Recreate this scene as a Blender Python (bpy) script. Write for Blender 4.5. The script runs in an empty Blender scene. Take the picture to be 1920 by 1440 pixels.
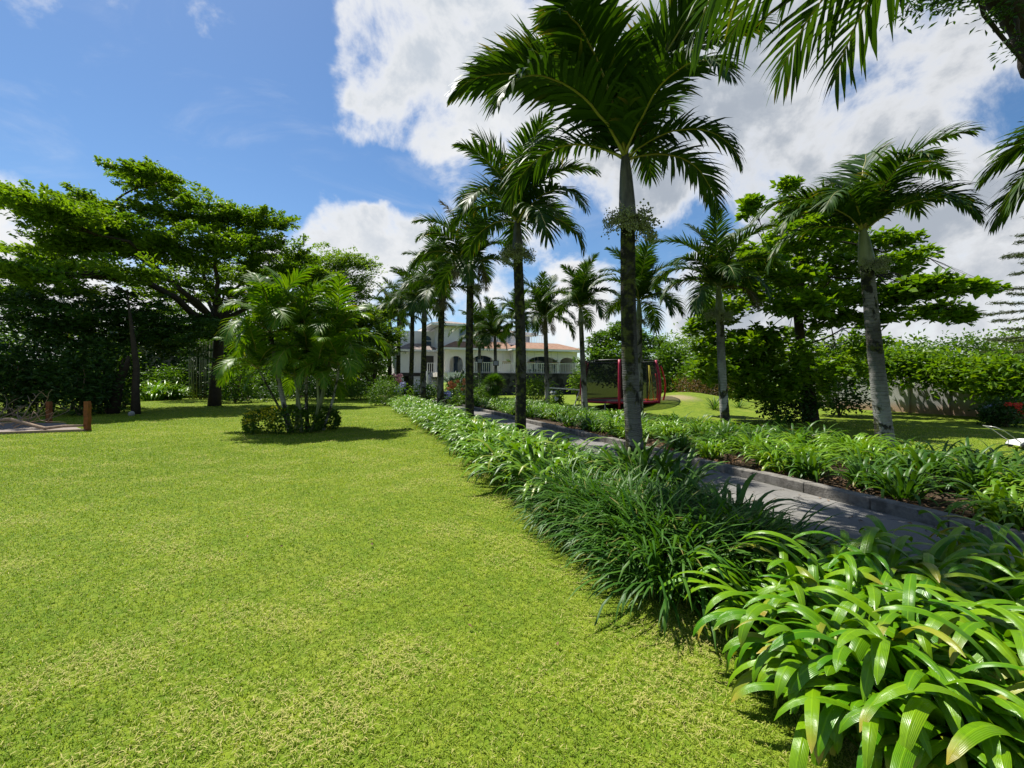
import bpy, math, random
import numpy as np
from mathutils import Vector, Matrix

# ------------------------------------------------------------------ basics
sc = bpy.context.scene
COL = sc.collection
R = math.radians
F = 830.0          # focal length in photo pixels (photo is 1920 wide)
CX, HY = 960.0, 712.0
EYE = 1.6

cam = bpy.data.cameras.new("camera")
cam.sensor_width = 36.0
cam.lens = 36.0 * F / 1920.0
cam.shift_y = -8.0 / 1920.0
cam.clip_start, cam.clip_end = 0.05, 3000
camo = bpy.data.objects.new("camera", cam)
camo.location = (0, 0, EYE)
camo.rotation_euler = (R(90), 0, 0)
COL.objects.link(camo)
sc.camera = camo

sc.view_settings.view_transform = 'Standard'
sc.view_settings.look = 'None'
sc.view_settings.gamma = 1.0
sc.view_settings.exposure = 0.85
sc.cycles.max_bounces = 7
sc.cycles.diffuse_bounces = 3
sc.cycles.glossy_bounces = 2
sc.cycles.transmission_bounces = 4
sc.cycles.transparent_max_bounces = 8
sc.cycles.sample_clamp_indirect = 8

# ------------------------------------------------------------------ light
SUN_AZ, SUN_EL = R(-46), R(61)      # azimuth measured from +Y (forward) towards +X
sund = Vector((math.sin(SUN_AZ) * math.cos(SUN_EL), math.cos(SUN_AZ) * math.cos(SUN_EL), math.sin(SUN_EL)))
sl = bpy.data.lights.new("sun", 'SUN')
sl.energy = 5.0
sl.angle = R(0.5)
sl.color = (1.0, 0.96, 0.88)
so = bpy.data.objects.new("sun", sl)
so.rotation_euler = (-sund).to_track_quat('-Z', 'Y').to_euler()
COL.objects.link(so)


class NT:
    """small helper round a node tree"""
    def __init__(self, tree):
        self.t = tree
        self.n = tree.nodes
        self.n.clear()

    def add(self, typ, **kw):
        n = self.n.new(typ)
        for k, v in kw.items():
            setattr(n, k, v)
        return n

    def put(self, sock, v):
        if hasattr(v, 'is_output') or isinstance(v, bpy.types.NodeSocket):
            self.t.links.new(v, sock)
        elif isinstance(v, (tuple, list)) and len(v) == 3 and sock.type == 'RGBA':
            sock.default_value = (*v, 1)
        else:
            sock.default_value = v

    def math(self, op, a, b=None, clamp=False):
        n = self.add('ShaderNodeMath', operation=op, use_clamp=clamp)
        self.put(n.inputs[0], a)
        if b is not None:
            self.put(n.inputs[1], b)
        return n.outputs[0]

    def mix(self, f, a, b, blend='MIX'):
        n = self.add('ShaderNodeMix', data_type='RGBA', blend_type=blend)
        self.put(n.inputs[0], f)
        self.put(n.inputs[6], a)
        self.put(n.inputs[7], b)
        return n.outputs[2]

    def noise(self, vec, scale, detail=3.0, rough=0.55, distortion=0.0):
        n = self.add('ShaderNodeTexNoise')
        if vec is not None:
            self.put(n.inputs['Vector'], vec)
        n.inputs['Scale'].default_value = scale
        n.inputs['Detail'].default_value = detail
        n.inputs['Roughness'].default_value = rough
        n.inputs['Distortion'].default_value = distortion
        return n.outputs['Fac']

    def ramp(self, f, lo, hi, a=0.0, b=1.0):
        n = self.add('ShaderNodeMapRange', interpolation_type='SMOOTHSTEP')
        self.put(n.inputs[0], f)
        n.inputs[1].default_value = lo
        n.inputs[2].default_value = hi
        n.inputs[3].default_value = a
        n.inputs[4].default_value = b
        return n.outputs[0]

    def attr(self, name):
        n = self.add('ShaderNodeAttribute', attribute_name=name)
        return n.outputs['Fac']

    def scaled(self, vec, s):
        n = self.add('ShaderNodeVectorMath', operation='MULTIPLY')
        self.put(n.inputs[0], vec)
        n.inputs[1].default_value = s
        return n.outputs[0]


# ------------------------------------------------------------------ sky with clouds
world = bpy.data.worlds.new("World")
sc.world = world
world.use_nodes = True
w = NT(world.node_tree)
sky = w.add('ShaderNodeTexSky', sky_type='NISHITA', sun_disc=False)
sky.sun_elevation = SUN_EL
sky.sun_rotation = SUN_AZ % (2 * math.pi)
sky.altitude = 400
sky.air_density = 1.0
sky.dust_density = 0.4
sky.ozone_density = 2.0
tc = w.add('ShaderNodeTexCoord')
dirv = tc.outputs['Generated']


def pdir(px, py):
    v = Vector(((px - CX) / F, 1.0, (HY - py) / F))
    return v.normalized()


# cloud masses: where they stand in the sky (as directions), their angular half-width, weight
BLOBS = [
    (770, 60, 6.0, .9), (860, 140, 6.5, .9), (730, 170, 4.0, .7), (700, 110, 4.0, .5), (820, 260, 3.5, .5), (690, 60, 3.0, .45), (650, 40, 2.0, .45), (690, 200, 2.2, .35),
    (960, 210, 7, .8), (1020, 60, 8, .7), (1110, 300, 6, .7), (1270, 250, 8, .9), (1430, 290, 8, .8), (1450, 130, 9, .9),
    (1650, 130, 9, .8), (1300, 60, 8, .8), (1560, 330, 6, .7), (1850, 60, 8, .55),
    (560, 440, 2.6, .8), (640, 435, 3.2, .9), (700, 415, 2.4, .8), (690, 385, 1.6, .5), (780, 440, 2.8, .7), (700, 510, 5, .9), (570, 500, 4, .8),
    (850, 490, 4.5, .75), (930, 550, 5, .8), (1050, 525, 3.0, .8), (1085, 505, 2.0, .5), (990, 440, 3, .55), (1180, 590, 5, .8), (1040, 590, 5, .9), (1320, 590, 5, .8),
    (1500, 560, 7, .9), (1800, 490, 6, .9), (1880, 430, 4, .7), (1700, 590, 7, .9), (1900, 570, 7, .9), (1620, 480, 4, .5),
    (0, 415, 2.0, .7), (-100, 430, 4, .9), (40, 455, 2.0, .55), (185, 400, 1.5, .36), (140, 420, 1.2, .30), (350, 640, 6, .7), (80, 620, 5, .8),
    (-500, 690, 9, 1.0), (-150, 690, 8, .9), (160, 690, 7, .9), (520, 680, 6, .8), (800, 680, 6, .9), (2300, 640, 10, 1.0),
    (130, 180, 5, -.5), (1150, 440, 3.4, -.6), (1290, 440, 3.2, -.65), (1370, 400, 2.2, -.35), (730, 325, 2.5, -.4), (840, 330, 2.0, -.3), (1790, 235, 4.5, -.6), (1730, 375, 3.0, -.5), (1900, 300, 3, -.3),
]
total = None
warpn = w.add('ShaderNodeTexNoise')
w.put(warpn.inputs['Vector'], dirv)
warpn.inputs['Scale'].default_value = 6.0
warpn.inputs['Detail'].default_value = 5.0
wsub = w.add('ShaderNodeVectorMath', operation='SUBTRACT')
w.put(wsub.inputs[0], warpn.outputs['Color'])
wsub.inputs[1].default_value = (.5, .5, .5)
wsc = w.scaled(wsub.outputs[0], (.20, .20, .20))
wadd = w.add('ShaderNodeVectorMath', operation='ADD')
w.put(wadd.inputs[0], dirv)
w.put(wadd.inputs[1], wsc)
wnorm = w.add('ShaderNodeVectorMath', operation='NORMALIZE')
w.put(wnorm.inputs[0], wadd.outputs[0])
wd = wnorm.outputs[0]
for (px, py, hw, wt) in BLOBS + [(None, None, 60, .62)]:
    d = pdir(px, py) if px is not None else Vector((0.1, -.9, .35)).normalized()
    dn = w.add('ShaderNodeVectorMath', operation='DOT_PRODUCT')
    w.put(dn.inputs[0], wd)
    dn.inputs[1].default_value = d
    n_ = math.log(2) / (-math.log(math.cos(R(hw))))
    v = w.math('MAXIMUM', dn.outputs['Value'], 0.0)
    v = w.math('POWER', v, n_)
    v = w.math('MULTIPLY', v, wt)
    total = v if total is None else w.math('ADD', total, v)
fb = w.noise(dirv, 5.5, 10.0, .60, .25)
fb2 = w.noise(dirv, 2.2, 6.0, .5, .2)
dens = w.math('ADD', w.math('MULTIPLY', w.math('MINIMUM', total, 1.2), .62), w.math('MULTIPLY', w.math('SUBTRACT', fb, .5), 2.5))
cover = w.ramp(dens, .20, .74)
thick = w.ramp(dens, .45, 1.0)
# thin veils of high cloud in the blue
veil = w.math('MULTIPLY', w.ramp(w.noise(w.scaled(dirv, (1.2, 2.0, 4.0)), 2.6, 7.0, .62, .6), .5, .85), .28)
cover = w.math('MAXIMUM', cover, veil, clamp=True)
shade = w.math('MULTIPLY', w.ramp(fb2, .38, .62), thick)
ccol = w.mix(shade, (1.0, 1.0, 1.0), (.60, .66, .74))
# the thick overcast bank away from the sun is greyer
bank = w.add('ShaderNodeVectorMath', operation='DOT_PRODUCT')
w.put(bank.inputs[0], dirv)
bank.inputs[1].default_value = pdir(1520, 230)
bk = w.math('MULTIPLY', w.ramp(bank.outputs['Value'], .84, .97), .95)
ccol = w.mix(w.math('MULTIPLY', bk, thick), ccol, (.42, .47, .545))
bg1 = w.add('ShaderNodeBackground')
hsv = w.add('ShaderNodeHueSaturation')
hsv.inputs['Saturation'].default_value = 1.2
w.put(hsv.inputs['Color'], sky.outputs[0])
w.put(bg1.inputs[0], hsv.outputs[0])
bg1.inputs[1].default_value = 0.072
bg2 = w.add('ShaderNodeBackground')
w.put(bg2.inputs[0], ccol)
bg2.inputs[1].default_value = 0.53
mx = w.add('ShaderNodeMixShader')
w.put(mx.inputs[0], cover)
w.put(mx.inputs[1], bg1.outputs[0])
w.put(mx.inputs[2], bg2.outputs[0])
wo = w.add('ShaderNodeOutputWorld')
w.put(wo.inputs[0], mx.outputs[0])

# ------------------------------------------------------------------ coordinates
def at(px, py, Y):
    return Vector(((px - CX) / F * Y, Y, EYE - (py - HY) / F * Y))


def gY(py):
    return EYE * F / (py - HY)


SL = .352            # the drive runs along X = a - SL*Y


def ab(a, Y, z=0.0):
    return Vector((a - SL * Y, Y, z))


def hills(x, y):
    """ground height"""
    b = .85 * np.exp(-(((x - 10.5) / 3.4) ** 2 + ((y - 27.0) / 3.6) ** 2))
    b = b + .35 * np.exp(-(((x - 8.5) / 2.0) ** 2 + ((y - 23.5) / 2.0) ** 2))
    return b


def hz(x, y):
    return float(hills(np.float64(x), np.float64(y)))


# ------------------------------------------------------------------ mesh collecting
class MB:
    def __init__(self):
        self.v, self.f, self.rnd, self.tip, self.mid, self.mi, self.n = [], [], [], [], [], [], 0

    def add(self, V, faces, rnd=.5, tip=0.0, mi=0, mid=.5):
        V = np.asarray(V, dtype=np.float64).reshape(-1, 3)
        k = len(V)
        self.v.append(V)
        self.rnd.append(np.broadcast_to(np.asarray(rnd, dtype=np.float32), (k,)))
        self.tip.append(np.broadcast_to(np.asarray(tip, dtype=np.float32), (k,)))
        self.mid.append(np.broadcast_to(np.asarray(mid, dtype=np.float32), (k,)))
        if isinstance(faces, np.ndarray):
            faces = [faces]
        for fa in faces:
            fa = np.asarray(fa, dtype=np.int64)
            if fa.size:
                self.f.append(fa + self.n)
                self.mi.append(mi)
        self.n += k

    def box(self, x0, x1, y0, y1, z0, z1, mi=0, rnd=.5):
        V = [(x, y, z) for z in (z0, z1) for y in (y0, y1) for x in (x0, x1)]
        Fq = np.array([(0, 2, 3, 1), (4, 5, 7, 6), (0, 1, 5, 4), (2, 6, 7, 3), (0, 4, 6, 2), (1, 3, 7, 5)])
        self.add(V, Fq, rnd, 0, mi)

    def bar(self, a, b, wx, wz=None, mi=0):
        """square bar from a to b"""
        a, b = Vector(a), Vector(b)
        wz = wz or wx
        d = (b - a).normalized()
        u = d.cross(Vector((0, 0, 1)))
        if u.length < 1e-3:
            u = Vector((1, 0, 0))
        u.normalize()
        t = u.cross(d).normalized()
        V = []
        for p in (a, b):
            for (s, q) in ((-1, -1), (1, -1), (1, 1), (-1, 1)):
                V.append(p + u * s * wx / 2 + t * q * wz / 2)
        Fq = np.array([(0, 1, 2, 3), (7, 6, 5, 4), (0, 4, 5, 1), (1, 5, 6, 2), (2, 6, 7, 3), (3, 7, 4, 0)])
        self.add([tuple(p) for p in V], Fq, .5, 0, mi)

    def tube(self, pts, rad, n=8, mi=0, rnd=.5, cap=True):
        P = np.array([tuple(p) for p in pts], dtype=float)
        m = len(P)
        rad = np.broadcast_to(np.asarray(rad, dtype=float), (m,))
        T = np.gradient(P, axis=0)
        T /= np.linalg.norm(T, axis=1)[:, None] + 1e-9
        ref = np.array([1.0, 0, 0]) if abs(T[0][0]) < .8 else np.array([0, 1.0, 0])
        V = []
        for i in range(m):
            u = ref - T[i] * ref.dot(T[i])
            u /= np.linalg.norm(u) + 1e-9
            ref = u
            q = np.cross(T[i], u)
            ang = np.arange(n) * 2 * math.pi / n
            V.append(P[i] + rad[i] * (np.cos(ang)[:, None] * u + np.sin(ang)[:, None] * q))
        V = np.concatenate(V)
        Fq = [(i * n + k, i * n + (k + 1) % n, (i + 1) * n + (k + 1) % n, (i + 1) * n + k) for i in range(m - 1) for k in range(n)]
        fs = [np.array(Fq)]
        if cap:
            fs.append(np.array([list(range(n))[::-1], [(m - 1) * n + k for k in range(n)]]))
        self.add(V, fs, rnd, 0, mi)

    def ribbons(self, P, side, wd, rnd, tip=None, channel=0.0, up=None, mi=0):
        """P [N,S,3] centre lines, side [N,S,3] or [N,1,3], wd [N,S] widths"""
        N, S, _ = P.shape
        side = np.broadcast_to(side, P.shape)
        L = P - side * wd[..., None] / 2
        Q = P + side * wd[..., None] / 2
        if channel:
            upv = up if up is not None else np.array([0, 0, 1.0])
            L = L + upv * (wd * channel)[..., None]
            Q = Q + upv * (wd * channel)[..., None]
            V = np.stack([L, P, Q], axis=2)
            k = 3
        else:
            V = np.stack([L, Q], axis=2)
            k = 2
        base = (np.arange(N) * S * k)[:, None, None]
        row = (np.arange(S - 1) * k)[None, :, None]
        fs = []
        for c in range(k - 1):
            fs.append((base + row + np.array([c, c + 1, c + 1 + k, c + k])[None, None, :]).reshape(-1, 4))
        rn = np.repeat(np.asarray(rnd, dtype=np.float32), S * k)
        if tip is None:
            tp = 0.0
        else:
            tp = np.repeat(tip.reshape(-1), k)
        md = np.tile(np.array([0, .5, 1.0] if k == 3 else [0, 1.0], dtype=np.float32), N * S)
        self.add(V.reshape(-1, 3), fs, rn, tp, mi, md)

    def leaves(self, C, D, Nn, ln, wd, rnd, fold=.18, tip=0.0, mi=0):
        """folded diamond leaves: centre, direction, normal, length, width"""
        D = D / (np.linalg.norm(D, axis=1)[:, None] + 1e-9)
        S = np.cross(Nn, D)
        S /= np.linalg.norm(S, axis=1)[:, None] + 1e-9
        Nn = np.cross(D, S)
        ln = np.broadcast_to(ln, (len(C),))[:, None]
        wd = np.broadcast_to(wd, (len(C),))[:, None]
        A = C - D * ln * .5
        B = C + D * ln * .08 + S * wd * .5 + Nn * wd * fold
        T = C + D * ln * .5 - Nn * ln * .08
        E = C + D * ln * .08 - S * wd * .5 + Nn * wd * fold
        V = np.stack([A, B, T, E], axis=1).reshape(-1, 3)
        i = np.arange(len(C))[:, None] * 4
        Ft = np.concatenate([i + np.array([0, 1, 2]), i + np.array([0, 2, 3])])
        self.add(V, Ft, np.repeat(np.asarray(rnd, dtype=np.float32), 4), tip, mi)

    def mesh(self, name, mats, origin=(0, 0, 0), smooth=False):
        me = bpy.data.meshes.new(name)
        V = np.concatenate(self.v) - np.array(tuple(origin))
        me.vertices.add(len(V))
        me.vertices.foreach_set('co', V.astype(np.float32).ravel())
        loops = np.concatenate([f.ravel() for f in self.f])
        tot = np.concatenate([np.full(len(f), f.shape[1]) for f in self.f])
        mi = np.concatenate([np.full(len(f), m) for f, m in zip(self.f, self.mi)])
        st = np.concatenate([[0], np.cumsum(tot)[:-1]])
        me.loops.add(len(loops))
        me.loops.foreach_set('vertex_index', loops.astype(np.int32))
        me.polygons.add(len(tot))
        me.polygons.foreach_set('loop_start', st.astype(np.int32))
        me.polygons.foreach_set('loop_total', tot.astype(np.int32))
        me.polygons.foreach_set('material_index', mi.astype(np.int32))
        me.polygons.foreach_set('use_smooth', np.full(len(tot), smooth))
        a = me.attributes.new('rnd', 'FLOAT', 'POINT')
        a.data.foreach_set('value', np.concatenate(self.rnd).astype(np.float32))
        a = me.attributes.new('tip', 'FLOAT', 'POINT')
        a.data.foreach_set('value', np.concatenate(self.tip).astype(np.float32))
        a = me.attributes.new('mid', 'FLOAT', 'POINT')
        a.data.foreach_set('value', np.concatenate(self.mid).astype(np.float32))
        for m in (mats if isinstance(mats, (list, tuple)) else [mats]):
            me.materials.append(m)
        me.update(calc_edges=True)
        return me

    def build(self, name, mats, parent=None, origin=None, smooth=False, local=False):
        """link as ONE object. World-space vertices unless local; origin = where a top-level object's own origin goes"""
        if parent is not None and not local:
            o0 = Vector((0, 0, 0))
            p = parent
            while p is not None:
                o0 += p.location
                p = p.parent
        else:
            o0 = Vector(origin) if origin is not None else Vector((0, 0, 0))
        me = self.mesh(name, mats, o0, smooth)
        o = bpy.data.objects.new(name, me)
        COL.objects.link(o)
        if parent is not None:
            o.parent = parent
        elif origin is not None:
            o.location = origin
        return o


def tag(o, label=None, cat=None, group=None, kind=None):
    if label:
        o['label'] = label
    if cat:
        o['category'] = cat
    if group:
        o['group'] = group
    if kind:
        o['kind'] = kind
    return o


def empty(name, loc, label, cat, group=None, rz=0.0):
    o = bpy.data.objects.new(name, None)
    o.location = loc
    o.rotation_euler = (0, 0, rz)
    COL.objects.link(o)
    return tag(o, label, cat, group)


def child(name, me, parent, loc=(0, 0, 0), rot=(0, 0, 0), s=1.0):
    o = bpy.data.objects.new(name, me)
    COL.objects.link(o)
    o.parent = parent
    o.location, o.rotation_euler = loc, rot
    o.scale = (s, s, s) if not isinstance(s, tuple) else s
    return o


# ------------------------------------------------------------------ materials
def material(name):
    m = bpy.data.materials.new(name)
    m.use_nodes = True
    return m, NT(m.node_tree)


def finish(t, shader, disp=None):
    o = t.add('ShaderNodeOutputMaterial')
    t.put(o.inputs[0], shader)


def principled(t, col, rough=.6, spec=.4, metal=0.0, bump=None, bs=.3, bd=.02):
    p = t.add('ShaderNodeBsdfPrincipled')
    t.put(p.inputs['Base Color'], col)
    t.put(p.inputs['Roughness'], rough)
    t.put(p.inputs['Metallic'], metal)
    t.put(p.inputs['Specular IOR Level'], spec)
    if bump is not None:
        b = t.add('ShaderNodeBump')
        b.inputs['Strength'].default_value = bs
        b.inputs['Distance'].default_value = bd
        t.put(b.inputs['Height'], bump)
        t.put(p.inputs['Normal'], b.outputs[0])
    return p.outputs[0]


def leafmat(name, a, b, trans=.3, rough=.45, tipc=(.30, .16, .05), spec=.22, tcol=None, patch=0.0, veins=False):
    if 'petal' not in name:
        a, b, tipc = (tuple(x * .76 for x in q) for q in (a, b, tipc))
    m, t = material(name)
    f = t.attr('rnd')
    col = t.mix(f, a, b)
    geo = t.add('ShaderNodeNewGeometry')
    bump = None
    if veins:
        md = t.attr('mid')
        vn = t.math('SINE', t.math('MULTIPLY', md, 75.0))
        rib = t.ramp(t.math('ABSOLUTE', t.math('SUBTRACT', md, .5)), .10, .0)
        sp_ = t.noise(geo.outputs['Position'], 26.0, 4.0, .6)
        col = t.mix(t.math('MULTIPLY', t.ramp(sp_, .52, .75), .45), col, tuple(x * .55 for x in a))
        col = t.mix(t.math('MULTIPLY', rib, .35), col, tuple(min(1, x * 1.5) for x in b))
        sp2 = t.noise(geo.outputs['Position'], 120.0, 2.0, .5)
        col = t.mix(t.math('MULTIPLY', t.ramp(sp2, .70, .76), .7), col, (.16, .10, .03))
        bump = t.math('ADD', t.math('MULTIPLY', vn, .18), t.math('ADD', sp_, t.math('MULTIPLY', rib, -.8)))
    if patch:
        n = t.noise(geo.outputs['Position'], 1.3, 3.0)
        col = t.mix(t.math('MULTIPLY', t.ramp(n, .45, .7), patch), col, b)
    col = t.mix(t.attr('tip'), col, tipc)
    p = principled(t, col, rough, spec, 0, bump, .35, .006)
    tr = t.add('ShaderNodeBsdfTranslucent')
    t.put(tr.inputs[0], t.mix(1.0, col, tcol or (1.6, 1.55, .3), 'MULTIPLY'))
    ms = t.add('ShaderNodeMixShader')
    t.put(ms.inputs[0], trans)
    t.put(ms.inputs[1], p)
    t.put(ms.inputs[2], tr.outputs[0])
    finish(t, ms.outputs[0])
    return m


def plain(name, col, rough=.6, spec=.4, metal=0.0, var=.25, scale=3.0, bump=0.0, bscale=40, dirt=None):
    m, t = material(name)
    g = t.add('ShaderNodeTexCoord').outputs['Object']
    n = t.noise(g, scale, 5.0, .6)
    c = t.mix(t.math('MULTIPLY', t.ramp(n, .35, .7), var), col, tuple(x * .45 for x in col) if dirt is None else dirt)
    bn = t.noise(g, bscale, 3.0) if bump else None
    finish(t, principled(t, c, rough, spec, metal, bn, bump))
    return m


M = {}
M['palm_leaf'] = leafmat('palm_leaf', (.022, .062, .008), (.066, .142, .011), .25, .50, (.32, .22, .06), .16)
M['palm_rachis'] = plain('palm_rachis', (.22, .22, .05), .5, var=.4, dirt=(.25, .13, .03))
M['cluster_leaf'] = leafmat('cluster_leaf', (.06, .165, .008), (.18, .30, .012), .32, .46, (.5, .40, .05), .2)
M['pale_frond'] = leafmat('pale_frond', (.10, .14, .08), (.17, .22, .13), .35, .4)
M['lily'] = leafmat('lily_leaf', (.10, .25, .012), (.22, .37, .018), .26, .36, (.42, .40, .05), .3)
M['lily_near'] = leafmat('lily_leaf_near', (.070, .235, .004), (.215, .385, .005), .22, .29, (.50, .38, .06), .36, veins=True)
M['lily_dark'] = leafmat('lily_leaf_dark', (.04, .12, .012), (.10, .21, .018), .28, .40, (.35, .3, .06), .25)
M['grassy'] = leafmat('grassy_leaf', (.028, .105, .010), (.09, .21, .016), .26, .45, (.40, .28, .09), .2)
M['grass'] = leafmat('lawn_grass', (.15, .28, .012), (.39, .49, .048), .30, .6, (.60, .52, .20), .12)
M['rain_leaf'] = leafmat('spreading_tree_leaf', (.075, .175, .014), (.20, .315, .022), .44, .5, patch=.5)
M['feather_leaf'] = leafmat('feathery_leaf', (.11, .21, .03), (.20, .32, .04), .42, .5, patch=.4)
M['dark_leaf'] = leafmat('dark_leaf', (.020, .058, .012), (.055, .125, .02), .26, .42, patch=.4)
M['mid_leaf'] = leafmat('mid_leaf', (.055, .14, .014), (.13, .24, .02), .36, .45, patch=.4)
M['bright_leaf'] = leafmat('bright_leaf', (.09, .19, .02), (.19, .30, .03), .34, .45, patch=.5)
M['almond_leaf'] = leafmat('almond_leaf', (.075, .185, .010), (.20, .32, .014), .42, .42, (.30, .14, .05), .25)
M['hedge_leaf'] = leafmat('hedge_leaf', (.035, .10, .010), (.10, .18, .012), .3, .4, (.75, .65, .04))
M['needle'] = leafmat('needle', (.05, .085, .03), (.10, .13, .04), .2, .5)
M['red_petal'] = leafmat('red_petal', (.6, .03, .03), (.75, .10, .06), .3, .5, tcol=(1, .8, .8))
M['orange_petal'] = leafmat('orange_petal', (.75, .25, .08), (.85, .42, .20), .3, .5, tcol=(1, .9, .8))
M['lilac_petal'] = leafmat('lilac_petal', (.50, .50, .85), (.75, .72, .92), .3, .5, tcol=(1, 1, 1))
M['pink_petal'] = leafmat('pink_petal', (.80, .30, .40), (.85, .50, .50), .3, .5, tcol=(1, .9, .9))
M['white_petal'] = leafmat('white_petal', (.8, .8, .8), (.85, .85, .8), .3, .5, tcol=(1, 1, 1))
M['bark_dark'] = plain('dark_bark', (.045, .035, .026), .9, .2, var=.6, scale=6, bump=.6, bscale=18)
M['bark_brown'] = plain('brown_bark', (.12, .09, .06), .9, .2, var=.6, scale=6, bump=.6, bscale=18)
M['dead_wood'] = plain('dead_wood', (.27, .20, .14), .9, .15, var=.6, scale=11, bump=.4, bscale=30)
M['post_wood'] = plain('post_wood', (.20, .07, .022), .8, .2, var=.6, scale=11, bump=.6, bscale=25)
M['seed'] = plain('palm_seed_stalk', (.20, .22, .12), .7, var=.4, scale=20)
M['white_metal'] = plain('white_metal', (.78, .78, .76), .4, var=.1)
M['white_plastic'] = plain('white_plastic', (.62, .62, .60), .45, var=.3, scale=6)
M['black_plastic'] = plain('black_plastic', (.02, .02, .022), .45, var=.1)
M['grey_metal'] = plain('grey_metal', (.45, .45, .43), .45, metal=.6, var=.3)
M['red_vinyl'] = plain('red_vinyl', (.36, .012, .05), .5, var=.4, scale=5)
M['red_tube'] = plain('red_tube', (.60, .035, .03), .4, var=.2)
M['yellow_rope'] = plain('yellow_rope', (.75, .65, .04), .6, var=.2)
M['orange_plastic'] = plain('orange_plastic', (.8, .16, .05), .4, var=.1)
M['cream_wall'] = plain('cream_wall', (.88, .82, .72), .85, .2, var=.15, scale=.7, bump=.1, bscale=60)
M['white_wall'] = plain('white_wall', (.87, .86, .86), .85, .2, var=.12, scale=.7, bump=.1, bscale=60)
M['glass'] = plain('window_glass', (.06, .10, .16), .08, .7, var=.1)
M['dark_inside'] = plain('dark_opening', (.05, .045, .04), .8, var=.3)
M['planter_wood'] = plain('planter_wood', (.30, .20, .10), .8, var=.3)


def trunk_material(name, thr, bigk, k_=1.0, ms_=2.4):
    m, t = material(name)
    g = t.add('ShaderNodeTexCoord').outputs['Object']
    rnd = t.add('ShaderNodeObjectInfo').outputs['Random']
    off = t.add('ShaderNodeVectorMath', operation='ADD')
    t.put(off.inputs[0], g)
    cb = t.add('ShaderNodeCombineXYZ')
    t.put(cb.inputs[0], t.math('MULTIPLY', rnd, 37.0))
    t.put(off.inputs[1], cb.outputs[0])
    v = off.outputs[0]
    sep = t.add('ShaderNodeSeparateXYZ')
    t.put(sep.inputs[0], g)
    z = t.math('ADD', sep.outputs[2], t.math('MULTIPLY', t.noise(v, 3.0, 2.0), .05))
    saw = t.math('FRACT', t.math('MULTIPLY', z, 13.0))
    ring = t.ramp(t.math('ABSOLUTE', t.math('SUBTRACT', saw, .5)), .36, .49)
    z2 = t.math('ADD', sep.outputs[2], t.math('MULTIPLY', t.noise(v, 6.0, 3.0), .09))
    saw2 = t.math('FRACT', t.math('MULTIPLY', z2, 41.0))
    ring2 = t.math('MULTIPLY', t.ramp(t.math('ABSOLUTE', t.math('SUBTRACT', saw2, .5)), .25, .48), t.ramp(t.noise(v, 7.0, 3.0), .42, .6))
    fine = t.noise(t.scaled(v, (1, 1, 9)), 9.0, 4.0, .65)
    base = t.mix(fine, (.075 * k_, .07 * k_, .062 * k_), (.25 * k_, .24 * k_, .22 * k_))
    low = t.ramp(sep.outputs[2], .6, 3.0, .85, .0)
    base = t.mix(low, base, t.mix(fine, (.24 * k_, .245 * k_, .225 * k_), (.46 * (k_ + .2 * (k_ < 1)), .46 * (k_ + .2 * (k_ < 1)), .43 * (k_ + .2 * (k_ < 1)))))
    base = t.mix(t.math('MULTIPLY', ring, t.ramp(t.noise(v, 4.0, 3.0), .35, .7, .15, .85)), base, (.085, .075, .065))
    moss = t.noise(t.scaled(v, (1, 1, .55)), ms_, 7.0, .66, .4)
    big = t.ramp(t.noise(t.scaled(v, (.7, .7, .45)), 1.5, 4.0, .6), .44, .60)
    base = t.mix(t.math('MULTIPLY', big, t.ramp(sep.outputs[2], .8, 2.6, .25, bigk)), base, (.045, .042, .036))
    base = t.mix(t.math('MULTIPLY', ring2, .65), base, (.05, .045, .038))
    mk = t.ramp(t.math('ADD', moss, t.ramp(rnd, 0.0, 1.0, -.025, .025)), thr, thr + .05)
    mcol = t.mix(t.ramp(t.noise(v, 9.0, 3.0), .45, .65), (.018, .018, .014), (.075, .085, .02))
    base = t.mix(t.math('MULTIPLY', mk, .93), base, mcol)
    bh = t.math('ADD', t.math('MULTIPLY', t.math('ADD', ring, ring2), -.5), t.math('ADD', fine, t.math('MULTIPLY', mk, t.noise(v, 40.0, 3.0))))
    foot = t.ramp(t.math('ADD', sep.outputs[2], t.math('MULTIPLY', moss, .9)), 1.0, .70)
    base = t.mix(t.math('MULTIPLY', foot, t.ramp(rnd, .35, .6, 0.0, .85)), base, (.02, .02, .015))
    finish(t, principled(t, base, .95, .06, 0, bh, .7, .02))
    return m


M['palm_trunk'] = trunk_material('palm_trunk', .50, .75)
M['mossy_trunk'] = trunk_material('mossy_palm_trunk', .415, .92, .30, 1.7)


def shaft_material(name, a, b):
    m, t = material(name)
    g = t.add('ShaderNodeTexCoord').outputs['Object']
    n = t.noise(t.scaled(g, (1, 1, .3)), 7.0, 4.0, .6)
    col = t.mix(t.ramp(n, .35, .65), a, b)
    finish(t, principled(t, col, .5, .4, 0, n, .1))
    return m


M['crownshaft'] = shaft_material('palm_crownshaft', (.035, .033, .028), (.105, .10, .085))
M['shaft_green'] = shaft_material('palm_crownshaft_green', (.09, .115, .045), (.19, .21, .10))
M['shaft_brown'] = shaft_material('old_leaf_sheath', (.06, .04, .025), (.16, .11, .07))


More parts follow.
